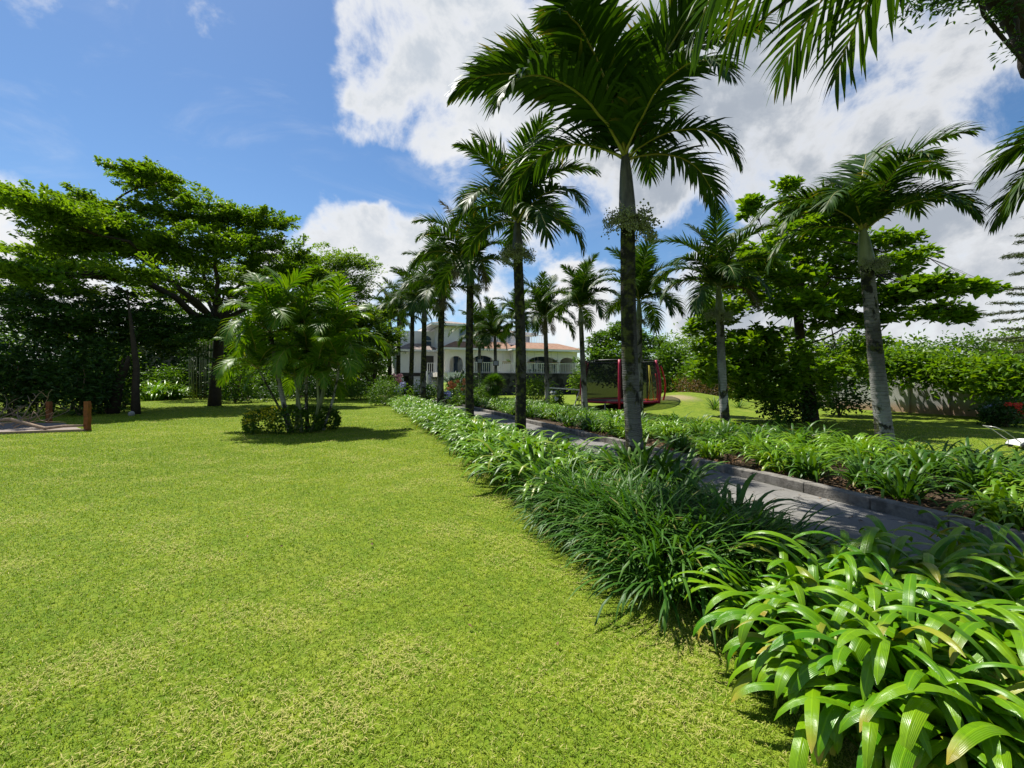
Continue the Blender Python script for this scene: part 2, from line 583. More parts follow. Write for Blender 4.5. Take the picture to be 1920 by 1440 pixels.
def lawn_material():
    m, t = material('lawn_turf')
    g = t.add('ShaderNodeNewGeometry').outputs['Position']
    n1 = t.noise(g, .9, 5.0, .6, .3)
    n2 = t.noise(g, 5.0, 6.0, .65)
    n3 = t.noise(g, 42.0, 3.0, .6)
    col = t.mix(t.ramp(n2, .35, .68), (.085, .145, .006), (.16, .21, .013))
    col = t.mix(t.math('MULTIPLY', t.ramp(n1, .52, .74), .55), col, (.23, .235, .04))
    col = t.mix(t.math('MULTIPLY', t.ramp(n3, .5, .75), .45), col, (.25, .265, .055))
    col = t.mix(t.math('MULTIPLY', t.ramp(n3, .45, .25), .7), col, (.05, .085, .006))
    # bare earth on the bank
    sp = t.add('ShaderNodeSeparateXYZ')
    t.put(sp.inputs[0], g)
    d = t.add('ShaderNodeVectorMath', operation='DISTANCE')
    t.put(d.inputs[0], g)
    d.inputs[1].default_value = (8.9, 24.2, .5)
    bare = t.math('MULTIPLY', t.ramp(t.math('ADD', d.outputs['Value'], t.math('MULTIPLY', n2, 1.4)), 2.3, 1.2), .9)
    col = t.mix(bare, col, (.27, .215, .12))
    finish(t, principled(t, col, .9, .15, 0, t.math('ADD', n3, n2), .7, .03))
    return m


M['lawn'] = lawn_material()


def asphalt():
    m, t = material('old_asphalt')
    g = t.add('ShaderNodeNewGeometry').outputs['Position']
    n1 = t.noise(g, .8, 5.0, .6)
    n2 = t.noise(g, 9.0, 5.0, .7)
    n3 = t.noise(g, 160.0, 2.0)
    col = t.mix(t.ramp(n1, .35, .7), (.135, .13, .12), (.20, .193, .178))
    col = t.mix(t.math('MULTIPLY', t.ramp(n2, .5, .72), .5), col, (.07, .07, .062))
    col = t.mix(t.math('MULTIPLY', t.ramp(n3, .55, .75), .4), col, (.27, .26, .24))
    vo = t.add('ShaderNodeTexVoronoi', feature='DISTANCE_TO_EDGE')
    wp = t.add('ShaderNodeVectorMath', operation='ADD')
    nz = t.add('ShaderNodeTexNoise')
    t.put(nz.inputs['Vector'], g)
    nz.inputs['Scale'].default_value = 2.5
    nz.inputs['Detail'].default_value = 5.0
    t.put(wp.inputs[0], g)
    t.put(wp.inputs[1], nz.outputs['Color'])
    t.put(vo.inputs['Vector'], wp.outputs[0])
    vo.inputs['Scale'].default_value = .9
    ck = t.math('MULTIPLY', t.ramp(vo.outputs['Distance'], .014, .004), t.ramp(n1, .42, .6))
    col = t.mix(t.math('MULTIPLY', ck, .85), col, (.02, .02, .018))
    ds = t.noise(g, 3.2, 6.0, .7, .5)
    col = t.mix(t.math('MULTIPLY', t.ramp(ds, .52, .75), .55), col, (.20, .185, .155))
    finish(t, principled(t, col, .9, .2, 0, t.math('ADD', n3, t.math('ADD', n2, t.math('MULTIPLY', ck, -1.0))), .4, .01))
    return m


M['asphalt'] = asphalt()


def soil():
    m, t = material('bed_soil')
    g = t.add('ShaderNodeNewGeometry').outputs['Position']
    n2 = t.noise(g, 6.0, 6.0, .7)
    n3 = t.noise(g, 60.0, 3.0)
    col = t.mix(t.ramp(n2, .35, .7), (.035, .025, .016), (.10, .07, .045))
    col = t.mix(t.math('MULTIPLY', t.ramp(n3, .55, .7), .5), col, (.22, .15, .09))
    finish(t, principled(t, col, .95, .1, 0, t.math('ADD', n3, n2), .8, .03))
    return m


M['soil'] = soil()


def stone_kerb():
    m, t = material('kerb_stone')
    g = t.add('ShaderNodeNewGeometry').outputs['Position']
    n2 = t.noise(g, 5.0, 6.0, .65)
    n3 = t.noise(g, 50.0, 4.0)
    col = t.mix(t.ramp(n2, .35, .65), (.10, .092, .08), (.22, .205, .18))
    col = t.mix(t.math('MULTIPLY', t.ramp(n2, .58, .70), .7), col, (.045, .045, .035))
    finish(t, principled(t, col, .9, .2, 0, t.math('ADD', n2, n3), .5, .02))
    return m


M['kerb'] = stone_kerb()


def concrete_wall():
    m, t = material('stained_concrete')
    g = t.add('ShaderNodeTexCoord').outputs['Object']
    n = t.noise(t.scaled(g, (1, 1, .35)), 1.6, 6.0, .65)
    sp = t.add('ShaderNodeSeparateXYZ')
    t.put(sp.inputs[0], g)
    col = t.mix(t.ramp(n, .35, .7), (.36, .36, .34), (.20, .20, .19))
    low = t.ramp(t.math('ADD', sp.outputs[2], t.math('MULTIPLY', n, .7)), .95, .45)
    col = t.mix(t.math('MULTIPLY', low, .7), col, (.36, .20, .10))
    finish(t, principled(t, col, .9, .2, 0, t.noise(g, 30.0, 4.0), .3))
    return m


M['concrete'] = concrete_wall()


def dark_stone():
    m, t = material('dark_basalt_wall')
    g = t.add('ShaderNodeTexCoord').outputs['Object']
    vo = t.add('ShaderNodeTexVoronoi')
    t.put(vo.inputs['Vector'], g)
    vo.inputs['Scale'].default_value = 2.6
    n = t.noise(g, 9.0, 4.0)
    sepc = t.add('ShaderNodeSeparateColor')
    t.put(sepc.inputs[0], vo.outputs['Color'])
    col = t.mix(t.ramp(sepc.outputs[0], .1, 1.0), (.014, .014, .015), (.07, .07, .073))
    col = t.mix(t.math('MULTIPLY', t.ramp(n, .5, .7), .4), col, (.03, .03, .028))
    finish(t, principled(t, col, .85, .3, 0, vo.outputs['Distance'], .7, .05))
    return m


M['basalt'] = dark_stone()


def tile_roof(name, a, b):
    m, t = material(name)
    tcn = t.add('ShaderNodeTexCoord').outputs['Object']
    wv = t.add('ShaderNodeTexWave', wave_type='BANDS', bands_direction='Z')
    t.put(wv.inputs['Vector'], tcn)
    wv.inputs['Scale'].default_value = 3.2
    n = t.noise(tcn, 3.0, 5.0, .65)
    br = t.noise(t.scaled(tcn, (4, 4, 9)), 2.0, 2.0)
    col = t.mix(t.ramp(n, .3, .7), a, b)
    col = t.mix(t.math('MULTIPLY', t.ramp(br, .5, .7), .5), col, tuple(x * .55 for x in a))
    col = t.mix(t.math('MULTIPLY', t.ramp(wv.outputs['Fac'], .25, .0), .6), col, tuple(x * .3 for x in a))
    finish(t, principled(t, col, .8, .25, 0, wv.outputs['Fac'], .6, .04))
    return m


M['terracotta'] = tile_roof('terracotta_tiles', (.27, .145, .09), (.37, .23, .155))
M['grey_tiles'] = tile_roof('weathered_tiles', (.22, .17, .145), (.34, .28, .25))


def netting():
    m, t = material('black_netting')
    p = principled(t, (.012, .013, .013), .7, .2)
    tr = t.add('ShaderNodeBsdfTransparent')
    ms = t.add('ShaderNodeMixShader')
    g = t.add('ShaderNodeTexCoord').outputs['Object']
    t.put(ms.inputs[0], .68)
    t.put(ms.inputs[1], tr.outputs[0])
    t.put(ms.inputs[2], p)
    finish(t, ms.outputs[0])
    return m


M['net'] = netting()

# ------------------------------------------------------------------ ground
def axis(lo, hi, fine_lo, fine_hi, step, coarse):
    a = list(np.arange(lo, fine_lo, coarse)) + list(np.arange(fine_lo, fine_hi, step)) + list(np.arange(fine_hi, hi + coarse, coarse))
    return np.array(a)


gx = axis(-900, 900, -4, 24, .7, 60.0)
gy = axis(-300, 1500, 10, 38, .7, 60.0)
GX, GY = np.meshgrid(gx, gy)
GZ = hills(GX, GY)
nx, ny = len(gx), len(gy)
idx = (np.arange(ny - 1)[:, None] * nx + np.arange(nx - 1)[None, :]).ravel()
mb = MB()
mb.add(np.stack([GX, GY, GZ], -1).reshape(-1, 3), np.stack([idx, idx + 1, idx + nx + 1, idx + nx], -1))
tag(mb.build('lawn_ground', M['lawn'], smooth=True), 'mown lawn ground with straw flecks', None, kind='structure')


def strip(name, a0, a1, y0, y1, z, mat, wob=0.0, n=120, seed=1):
    rg = np.random.default_rng(seed)
    m_ = MB()
    Y = np.linspace(y0, y1, n)
    wv = wob * np.convolve(rg.normal(0, 1, n), np.ones(5) / 5, 'same')
    L = np.stack([a0 + wv - SL * Y, Y, np.full(n, z)], -1)
    Q = np.stack([a1 + (wv * .8 if wob else 0) - SL * Y, Y, np.full(n, z)], -1)
    V = np.stack([L, Q], 1).reshape(-1, 3)
    i = np.arange(n - 1) * 2
    m_.add(V, np.stack([i, i + 1, i + 3, i + 2], -1))
    return tag(m_.build(name, mat), kind='structure')


strip('planting_bed', 2.42, 4.52, -6, 60, .010, M['soil'], .06)
strip('driveway', 4.5, 6.3, -8, 70, .006, M['asphalt'])
strip('planting_bed', 6.5, 10.3, -6, 36, .055, M['soil'], .0, seed=4)


def kerb(name, a0, a1, y0, y1, h, seed):
    rg = random.Random(seed)
    m_ = MB()
    y = y0
    while y < y1:
        ln = rg.uniform(.55, .85) if y < 30 else 2.0
        hh = h + rg.uniform(-.015, .012)
        o = rg.uniform(-.014, .014)
        p = [ab(a0 + o, y + .012), ab(a1 + o, y + .012), ab(a1 + o, y + ln - .012), ab(a0 + o, y + ln - .012)]
        b = .012
        q = [ab(a0 + o + b, y + .024, hh), ab(a1 + o - b, y + .024, hh), ab(a1 + o - b, y + ln - .024, hh), ab(a0 + o + b, y + ln - .024, hh)]
        mid = [Vector((v.x, v.y, hh - b)) for v in p]
        V = [tuple(v) for v in p + mid + q]
        m_.add(V, [np.array([(0, 1, 5, 4), (1, 2, 6, 5), (2, 3, 7, 6), (3, 0, 4, 7), (4, 5, 9, 8), (5, 6, 10, 9), (6, 7, 11, 10), (7, 4, 8, 11), (8, 9, 10, 11)])], rg.random())
        y += ln
    return tag(m_.build(name, M['kerb']), kind='structure')


kerb('kerb', 6.3, 6.48, -4, 44, .14, 3)
kerb('kerb', 4.40, 4.55, -4, 44, .10, 5)

# hills on the skyline
rg = np.random.default_rng(8)
mb = MB()
th = np.linspace(R(-75), R(80), 90)
hh = 7 + 5 * np.sin(th * 3 + 1) + 4 * np.sin(th * 7) + 10 * np.exp(-((th - R(42)) / .28) ** 2)
rows = []
for k, (d, f_) in enumerate([(260, 0), (330, .55), (420, 1.0), (560, .6)]):
    rows.append(np.stack([np.sin(th) * d, np.cos(th) * d, np.maximum(hh * f_ * 1.1, -.5) + rg.normal(0, .5, 90) * (f_ > 0)], -1))
V = np.stack(rows, 0).reshape(-1, 3)
i = (np.arange(3)[:, None] * 90 + np.arange(89)[None]).ravel()
mb.add(V, np.stack([i, i + 1, i + 91, i + 90], -1))
M['hill'] = plain('hill_green', (.05, .085, .03), .95, .1, var=.6, scale=.06)
tag(mb.build('hills', M['hill'], smooth=True), kind='structure')

# ------------------------------------------------------------------ grass blades (uncountable)
def lawn_blades(n, seed, region):
    rg = np.random.default_rng(seed)
    m_ = MB()
    if region == 'main':
        u = rg.random(n)
        lo, hi, e = 1.15, 42.0, .22
        Y = (lo ** e + u * (hi ** e - lo ** e)) ** (1 / e)
        x1 = 2.40 - SL * Y + rg.normal(0, .05, n)
        x0 = -1.3 * Y - .4
        X = x0 + rg.random(n) * (x1 - x0)
    else:
        Y = rg.uniform(5.5, 17, n)
        x0 = 10.3 - SL * Y
        X = x0 + rg.random(n) * 9
    # clumped into little tufts
    cell = .035
    k = rg.random(n) < .6
    jx = (np.floor(X / cell) + .5 + .9 * np.sin(np.floor(X / cell) * 12.9 + np.floor(Y / cell) * 78.2)) * cell
    jy = (np.floor(Y / cell) + .5 + .9 * np.sin(np.floor(X / cell) * 39.3 + np.floor(Y / cell) * 11.1)) * cell
    X = np.where(k & (Y < 6), jx + rg.normal(0, .010, n), X)
    Y2 = np.where(k & (Y < 6), jy + rg.normal(0, .010, n), Y)
    Y = np.maximum(Y2, 1.0)
    keep = ~((X < -13.2 - (Y - 13.75) * np.where(Y > 13.75, 1.306, -2.34)) & (Y > 12.2) & (Y < 16.6))      # the gravel patch
    X, Y = X[keep], Y[keep]
    n = len(X)
    ws = np.clip(Y / 3.2, .9, 5.0) ** .85
    pt_ = np.sin(X * 2.1 + 1.7 * np.sin(Y * 1.3)) * np.sin(Y * 2.6 + 1.3 * np.sin(X * 1.9)) + .6 * np.sin(X * 5.3 + Y * 3.1) * np.sin(Y * 6.1 - X * 2.2)
    big_ = np.sin(X * .55 + .9 * np.sin(Y * .6)) * np.sin(Y * .45 + 1.0)
    straw = rg.random(n) < np.clip(.08 + .30 * (pt_ - .25) + .05 * big_, .03, .5)
    L = rg.uniform(.015, .035, n) * np.clip(Y / 5, 1, 1.8) ** .6
    el = np.where(straw, rg.uniform(.0, .5, n), rg.normal(.95, .35, n))
    az = rg.uniform(0, 2 * math.pi, n)
    bend = rg.uniform(.2, 1.1, n)
    W = rg.uniform(.0024, .0046, n) * ws
    h = np.stack([np.cos(az), np.sin(az), np.zeros(n)], -1)
    z = np.array([0, 0, 1.0])
    p0 = np.stack([X, Y, hills(X, Y) + np.where(straw, rg.uniform(.008, .028, n), -.002)], -1)
    p1 = p0 + (L * .55)[:, None] * (np.cos(el)[:, None] * h + np.sin(el)[:, None] * z)
    e2 = el - bend
    p2 = p1 + (L * .5)[:, None] * (np.cos(e2)[:, None] * h + np.sin(e2)[:, None] * z)
    side = np.stack([-np.sin(az), np.cos(az), np.zeros(n)], -1)[:, None, :]
    P = np.stack([p0, p1, p2], 1)
    wd = W[:, None] * np.array([.8, 1.0, .25])
    rn = np.clip(rg.normal(.40, .24, n) + .22 * big_ - .16 * pt_ * (pt_ < 0) * -1 + .06 * pt_, 0, 1)
    tip = np.where(straw, rg.uniform(.5, 1.0, n), rg.random(n) ** 5 * .5)
    m_.ribbons(P, side, wd, rn, np.repeat(tip[:, None], 3, 1))
    return m_


o = lawn_blades(640000, 11, 'main').build('grass', M['grass'])
tag(o, 'short mown grass blades and dry clippings covering the open lawn', kind='stuff')
o = lawn_blades(45000, 12, 'far').build('grass', M['grass'])
tag(o, 'short shaded grass behind the bed across the driveway', kind='stuff')


# ------------------------------------------------------------------ strap leaved plants
def strap_mesh(name, mat, n, L, W, seed, spread=.12, el=(50, 88), bend=(70, 150), seg=8, tipbrown=.2, curl=.25, chan=.16, power=1.3, blunt=False):
    rg = np.random.default_rng(seed)
    S = seg + 1
    az0 = rg.uniform(0, 2 * math.pi, n)
    rr = spread * np.sqrt(rg.random(n))
    ph = rg.uniform(0, 2 * math.pi, n)
    base = np.stack([rr * np.cos(ph), rr * np.sin(ph), np.full(n, -.01)], -1)
    az0 = np.where(rg.random(n) < .6, ph + rg.normal(0, .6, n), az0)
    e0 = np.radians(rg.uniform(*el, n))
    bd = np.radians(rg.uniform(*bend, n))
    Ls = L * rg.uniform(.6, 1.1, n)
    s = np.linspace(0, 1, S)
    phi = e0[:, None] - bd[:, None] * s[None] ** power
    phi = np.maximum(phi, np.radians(-86))
    azs = az0[:, None] + (rg.normal(0, curl, n)[:, None]) * s[None]
    d = np.stack([np.cos(phi) * np.cos(azs), np.cos(phi) * np.sin(azs), np.sin(phi)], -1)
    st = d[:, :-1] * (Ls / seg)[:, None, None]
    P = np.concatenate([base[:, None], base[:, None] + np.cumsum(st, 1)], 1)
    P[..., 2] = np.where(P[..., 2] < .012, .012 + .01 * rg.random(n)[:, None], P[..., 2])
    tw = rg.normal(0, .25, n)[:, None] * s[None]
    side = np.stack([-np.sin(azs), np.cos(azs), np.zeros_like(azs)], -1)
    nrm = np.cross(side, d)
    side = side * np.cos(tw)[..., None] + nrm * np.sin(tw)[..., None]
    prof = np.interp(s, [0, .15, .5, .8, .93, 1], [.55, .8, 1, .85, .5, .04])
    if blunt:
        prof = np.interp(s, [0, .15, .45, .8, .92, .97, 1], [.5, .75, 1, .98, .72, .45, .06])
    wd = (W * rg.uniform(.75, 1.15, n))[:, None] * prof[None]
    rn = np.clip(rg.normal(.45, .28, n), 0, 1)
    brown = rg.random(n) < tipbrown
    tl = rg.uniform(.78, .95, n)
    tip = np.where(brown[:, None], np.clip((s[None] - tl[:, None]) / .15, 0, 1), 0) + np.where(rg.random(n) < tipbrown * .2, rg.uniform(.2, .55, n), 0)[:, None]
    m_ = MB()
    m_.ribbons(P, side, wd, rn, np.clip(tip, 0, 1), chan, nrm)
    return m_.mesh(name, mat, smooth=True)


lily_var = [strap_mesh('lily_clump', M['lily'], 85, .80, .050, 20 + i, .22, (40, 86), (110, 175), 8, .15, .25, .16, 2.1) for i in range(5)]
lily_dark_var = [strap_mesh('lily_clump', M['lily_dark'], 70, .82, .052, 40 + i, .2, (40, 88), (80, 160), 8, .12, .25, .16, 1.9) for i in range(5)]
lily_lit_var = [strap_mesh('lily_clump', M['lily'], 110, .90, .054, 60 + i, .26, (38, 86), (110, 178), 8, .15, .25, .16, 2.1) for i in range(4)]
grassy_var = [strap_mesh('grassy_clump', M['grassy'], 420, .66, .017, 80 + i, .22, (36, 90), (60, 165), 7, .08, .35, .1, 1.7) for i in range(4)]


def put(me, name, loc, rz, s, label, cat, group=None):
    o = bpy.data.objects.new(name, me)
    o.location, o.rotation_euler, o.scale = loc, (0, 0, rz), (s, s, s)
    COL.objects.link(o)
    return tag(o, label, cat, group)


rnd = random.Random(5)
# foreground clumps beside the camera, each with leaves of its own
NEAR = [
    (1470, 2.75, 60, .76, .054, 'glossy strap-leaved lily spilling over the lawn edge where the grassy clumps end'),
    (1520, 2.45, 75, .80, .056, 'broad glossy strap-leaved lily at the front of the nearest mound, leaves drooping to the lawn'),
    (1560, 2.95, 65, .88, .056, 'upright strap-leaved lily at the back of the nearest mound, beside the driveway'),
    (1610, 2.60, 80, .95, .060, 'dense strap-leaved lily at the heart of the nearest mound'),
    (1640, 2.2, 75, .78, .056, 'strap-leaved lily with broad drooping leaves at the lawn foot of the nearest mound'),
    (1700, 2.85, 75, .90, .058, 'arching strap-leaved lily between the nearest mound and the driveway'),
    (1730, 2.35, 80, .92, .060, 'full strap-leaved lily just behind the lowest drooping leaves of the mound'),
    (1720, 1.98, 65, .80, .058, 'low strap-leaved lily with yellow-tipped leaves at the base of the mound'),
    (1830, 2.62, 75, .92, .060, 'strap-leaved lily with long arching leaves on the outer side of the nearest mound'),
    (1880, 2.20, 70, .88, .060, 'strap-leaved lily shading the soil between the mound and the bottom corner'),
    (1960, 2.75, 65, .92, .060, 'strap-leaved lily whose arching leaves are cut by the edge of the view'),
    (1955, 1.72, 60, .84, .066, 'closest strap-leaved lily, large yellow-green leaves in the bottom corner'),
    (1880, 3.05, 55, .85, .056, 'lily clump with upright leaves standing against the driveway near the corner'),
    (1560, 2.12, 60, .70, .054, 'small strap-leaved lily at the lawn corner of the nearest mound'),
    (1670, 1.92, 65, .68, .054, 'low strap-leaved lily hanging over the lawn near the bottom of the view'),
    (1770, 1.78, 60, .68, .054, 'low strap-leaved lily at the bottom edge of the view beside the lawn'),
    (1860, 1.72, 60, .72, .056, 'strap-leaved lily at the bottom edge next to the closest corner plant'),
]
for i, (px, Y, n, L, W, lab) in enumerate(NEAR):
    me = strap_mesh('lily_clump', M['lily_near'], n, L, W, 200 + i, .16, (40, 86), (115, 180), 18, .24, .25, .17, 2.2, True)
    p = at(px, HY, Y)
    put(me, 'lily_clump', (p.x, p.y, .02), rnd.uniform(0, 6), 1.0, lab, 'lily plant', 'strap-leaved lilies nearest the camera')
# grassy clumps along the near lawn edge
for k in range(34):
    Y = rnd.uniform(3.35, 6.3)
    a = 2.30 + rnd.uniform(0.05, .95)
    p = ab(a, Y)
    put(rnd.choice(grassy_var), 'grassy_clump', (p.x, p.y, .01), rnd.uniform(0, 6), rnd.uniform(.85, 1.25),
        'dark green grassy clump among those hugging the near lawn edge', 'grass plant', 'thin-leaved grassy clumps along the near lawn edge')
# darker lilies behind them, beside the first palm
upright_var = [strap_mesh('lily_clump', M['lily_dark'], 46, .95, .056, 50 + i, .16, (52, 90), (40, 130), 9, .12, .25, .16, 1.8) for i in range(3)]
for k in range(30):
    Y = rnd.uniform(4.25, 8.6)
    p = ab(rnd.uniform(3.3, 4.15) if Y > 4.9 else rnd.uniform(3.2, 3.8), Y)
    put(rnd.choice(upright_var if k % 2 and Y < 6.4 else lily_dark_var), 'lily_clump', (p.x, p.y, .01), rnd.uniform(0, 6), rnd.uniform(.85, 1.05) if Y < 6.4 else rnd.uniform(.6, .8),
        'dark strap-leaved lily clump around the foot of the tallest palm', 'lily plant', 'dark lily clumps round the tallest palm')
# bright lilies of the far part of the lawn-side bed
for k in range(105):
    Y = 5.7 + 22.8 * ((k + rnd.random()) / 105) ** 1.1
    a = 2.45 + (k % 3) * .42 + rnd.uniform(0, .38)
    p = ab(a, Y)
    put(rnd.choice(lily_lit_var if rnd.random() < .8 else lily_dark_var), 'lily_clump', (p.x, p.y, .01), rnd.uniform(0, 6), (rnd.uniform(.9, 1.2) if k % 3 < 2 else rnd.uniform(.7, .9)),
        'sunlit strap-leaved lily clump in the continuous border between lawn and palm row', 'lily plant', 'sunlit lily clumps bordering the lawn')
# lilies across the driveway
for k in range(185):
    Y = 3.0 + 24.0 * ((k + rnd.random()) / 185) ** 1.2
    a = 7.08 + (k % 5) * .72 + rnd.uniform(-.25, .45)
    if k % 5 < 2 and math.sin(Y * 2.3 + 1.2 * math.sin(Y)) < -.75:
        continue
    if Y > 14:
        a = min(a, 8.8)
    p = ab(a, Y)
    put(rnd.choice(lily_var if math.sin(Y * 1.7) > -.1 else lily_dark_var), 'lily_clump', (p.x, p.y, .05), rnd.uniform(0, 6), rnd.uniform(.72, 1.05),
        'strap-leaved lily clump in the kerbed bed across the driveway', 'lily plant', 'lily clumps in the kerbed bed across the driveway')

# leaf litter along the kerb
rg = np.random.default_rng(31)
n = 2600
Y = 3 + 12 * rg.random(n) ** 1.3
a = 6.5 + rg.random(n) ** 1.5 * 1.0
C = np.stack([a - SL * Y, Y, .075 + .02 * rg.random(n)], -1)
D = rg.normal(0, 1, (n, 3)) * np.array([1, 1, .2])
N_ = rg.normal(0, .35, (n, 3)) + np.array([0, 0, 1.0])
mb = MB()
mb.leaves(C, D, N_, rg.uniform(.05, .14, n), rg.uniform(.02, .06, n), rg.random(n))
M['litter'] = leafmat('leaf_litter', (.10, .06, .03), (.30, .18, .09), .1, .8, tcol=(1, .9, .7))
n = 40
Y = 2.6 + 10 * rg.random(n) ** 1.6
X = np.minimum(-1.1 * Y + rg.random(n) * 2.2 * Y, 2.3 - SL * Y)
mb.leaves(np.stack([X, Y, np.full(n, .035)], -1), rg.normal(0, 1, (n, 3)) * np.array([1, 1, .15]), rg.normal(0, .4, (n, 3)) + np.array([0, 0, 1.0]), rg.uniform(.025, .07, n), rg.uniform(.01, .028, n), rg.random(n))
n = 150
Y = 3.5 + 14 * rg.random(n) ** 1.3
a = 6.28 - 1.7 * rg.random(n) ** 1.8
mb.leaves(np.stack([a - SL * Y, Y, np.full(n, .02)], -1), rg.normal(0, 1, (n, 3)) * np.array([1, 1, .1]), rg.normal(0, .3, (n, 3)) + np.array([0, 0, 1.0]), rg.uniform(.02, .09, n), rg.uniform(.01, .035, n), rg.random(n))
tag(mb.build('fallen_leaves', M['litter']), 'dry brown fallen leaves along the kerbed bed, driveway and lawn', kind='stuff')


# ------------------------------------------------------------------ palms
def frond_mesh(name, mats, L, elev, bend, seed, nl=50, ll=.62, lw=.045, vlift=35, droop=.5, seg=4, petiole=.08, power=1.35):
    rg = np.random.default_rng(seed)
    K = 16
    s = np.linspace(0, 1, K)
    phi = R(elev) - R(bend) * s ** power
    d = np.stack([np.cos(phi), np.zeros(K), np.sin(phi)], -1)
    sw = np.cumsum(rg.normal(0, .012, K))
    P = np.concatenate([[[0, 0, 0]], np.cumsum(d[:-1] * (L / (K - 1)), 0)])
    P[:, 1] += sw
    m_ = MB()
    m_.tube(P, np.interp(s, [0, .1, 1], [.030, .019, .004]), 5, 1)
    for sgn in (-1, 1):
        t = np.linspace(petiole, .995, nl) + rg.normal(0, .004, nl)
        t = np.clip(t, 0, 1)
        pos = np.stack([np.interp(t, s, P[:, k]) for k in range(3)], -1)
        ph = np.interp(t, s, phi)
        T = np.stack([np.cos(ph), np.zeros(nl), np.sin(ph)], -1)
        U = np.stack([-np.sin(ph), np.zeros(nl), np.cos(ph)], -1)
        B = np.tile(np.array([0, sgn * 1.0, 0]), (nl, 1))
        al = np.radians(np.interp(t, [0, .5, .85, 1], [66, 54, 38, 16]) + rg.normal(0, 4, nl))
        lf = np.radians(np.interp(t, [0, .6, 1], [vlift, vlift * .8, vlift * .3]) + rg.normal(0, 7, nl))
        D = np.cos(al)[:, None] * T + np.sin(al)[:, None] * (np.cos(lf)[:, None] * B + np.sin(lf)[:, None] * U)
        ln = ll * np.interp(t, [0, .1, .3, .65, .9, 1], [.45, .75, 1, .95, .62, .35]) * rg.uniform(.85, 1.1, nl)
        S = seg + 1
        ss = np.linspace(0, 1, S)
        pts = [pos]
        dd = D
        dr = droop * rg.uniform(.6, 1.4, nl)
        sides = []
        for k in range(S):
            sd = T - (T * dd).sum(1)[:, None] * dd
            sd /= np.linalg.norm(sd, axis=1)[:, None] + 1e-9
            sides.append(sd)
            if k < seg:
                pts.append(pts[-1] + dd * (ln / seg)[:, None])
                dd = dd + np.array([0, 0, -1.0]) * (dr * (.25 + .9 * ss[k + 1]) / seg * 1.6)[:, None] + rg.normal(0, .03, (nl, 3))
                dd /= np.linalg.norm(dd, axis=1)[:, None]
        PP = np.stack(pts, 1)
        SD = np.stack(sides, 1)
        prof = np.interp(ss, [0, .25, .6, .85, 1], [.6, 1, .9, .55, .05])
        wd = (lw * rg.uniform(.85, 1.25, nl) * np.interp(t, [0, .7, 1], [1, 1, .6]))[:, None] * prof[None]
        rn = np.clip(rg.normal(.4, .25, nl), 0, 1)
        tp = np.where(rg.random(nl) < .10, rg.uniform(.2, .8, nl), 0)[:, None] * np.clip((ss - .5) * 2, 0, 1)[None]
        m_.ribbons(PP, SD, wd, rn, tp)
    return m_.mesh(name, mats, smooth=True)


PM = [M['palm_leaf'], M['palm_rachis']]
FROND = []          # from upright to hanging
for i, (el, bd) in enumerate([(86, 42), (80, 62), (74, 78), (66, 92), (58, 104), (50, 112), (42, 112), (34, 112), (24, 108), (12, 100)]):
    FROND.append([frond_mesh('frond', PM, 2.35 - .03 * i, el, bd, 300 + i * 7 + j, 66, .66, .047, 36 - 2 * i, .6 + .05 * i) for j in range(2)])
CM = [M['cluster_leaf'], M['palm_rachis']]
CFROND = []
for i, (el, bd) in enumerate([(84, 50), (74, 80), (62, 100), (50, 115), (36, 115), (20, 110)]):
    CFROND.append([frond_mesh('frond', CM, 1.95, el, bd, 500 + i * 7 + j, 42, .62, .050, 26 - 2 * i, .75, 5) for j in range(2)])


BM = [leafmat('dry_frond', (.07, .05, .02), (.16, .12, .04), .2, .6, (.30, .2, .1)), M['palm_rachis']]
DRY = [frond_mesh('frond', BM, 2.2, el, bd, 460 + el, 60, .55, .032, 20, 1.1) for el, bd in ((80, 40), (5, 95), (-10, 80))]
OFR = [[frond_mesh('frond', PM, 2.30 - .03 * i, el, bd, 380 + i * 7 + j, 46, .62, .034, 30 - 2 * i, .75) for j in range(2)]
       for i, (el, bd) in enumerate([(86, 42), (80, 62), (74, 78), (66, 92), (58, 104), (50, 112), (42, 112)])]


def seed_cluster(seed, L=.30):
    rg = random.Random(seed)
    m_ = MB()
    for k in range(30):
        az = rg.uniform(-1.6, 1.6)
        el = rg.uniform(-.3, 1.0)
        p = Vector((.02, 0, 0))
        d = Vector((math.cos(az) * math.cos(el), math.sin(az) * math.cos(el), math.sin(el)))
        pts = [p]
        for q in range(4):
            d = (d + Vector((0, 0, -.22)) + Vector((rg.uniform(-.2, .2), rg.uniform(-.2, .2), rg.uniform(-.1, .1)))).normalized()
            p = p + d * L / 4 * rg.uniform(.7, 1.2)
            pts.append(p)
        m_.tube(pts, [.009, .007, .006, .004, .003], 4)
        for q in range(22):
            b = pts[rg.choice([1, 2, 3, 4])] + Vector((rg.gauss(0, .03), rg.gauss(0, .03), rg.gauss(0, .03)))
            r = rg.uniform(.008, .018)
            V = [(b.x + r, b.y, b.z), (b.x - r, b.y, b.z), (b.x, b.y + r, b.z), (b.x, b.y - r, b.z), (b.x, b.y, b.z + r), (b.x, b.y, b.z - r)]
            m_.add(V, np.array([(0, 2, 4), (2, 1, 4), (1, 3, 4), (3, 0, 4), (2, 0, 5), (1, 2, 5), (3, 1, 5), (0, 3, 5)]))
    return m_.mesh('seed_cluster', M['seed'])


SEEDS = [seed_cluster(i) for i in range(3)]


def curve_pts(p0, p1, n, bow=(0, 0)):
    out = []
    for i in range(n):
        t = i / (n - 1)
        p = Vector(p0).lerp(Vector(p1), t)
        b = math.sin(t * math.pi)
        out.append(p + Vector((bow[0] * b, bow[1] * b, 0)))
    return out


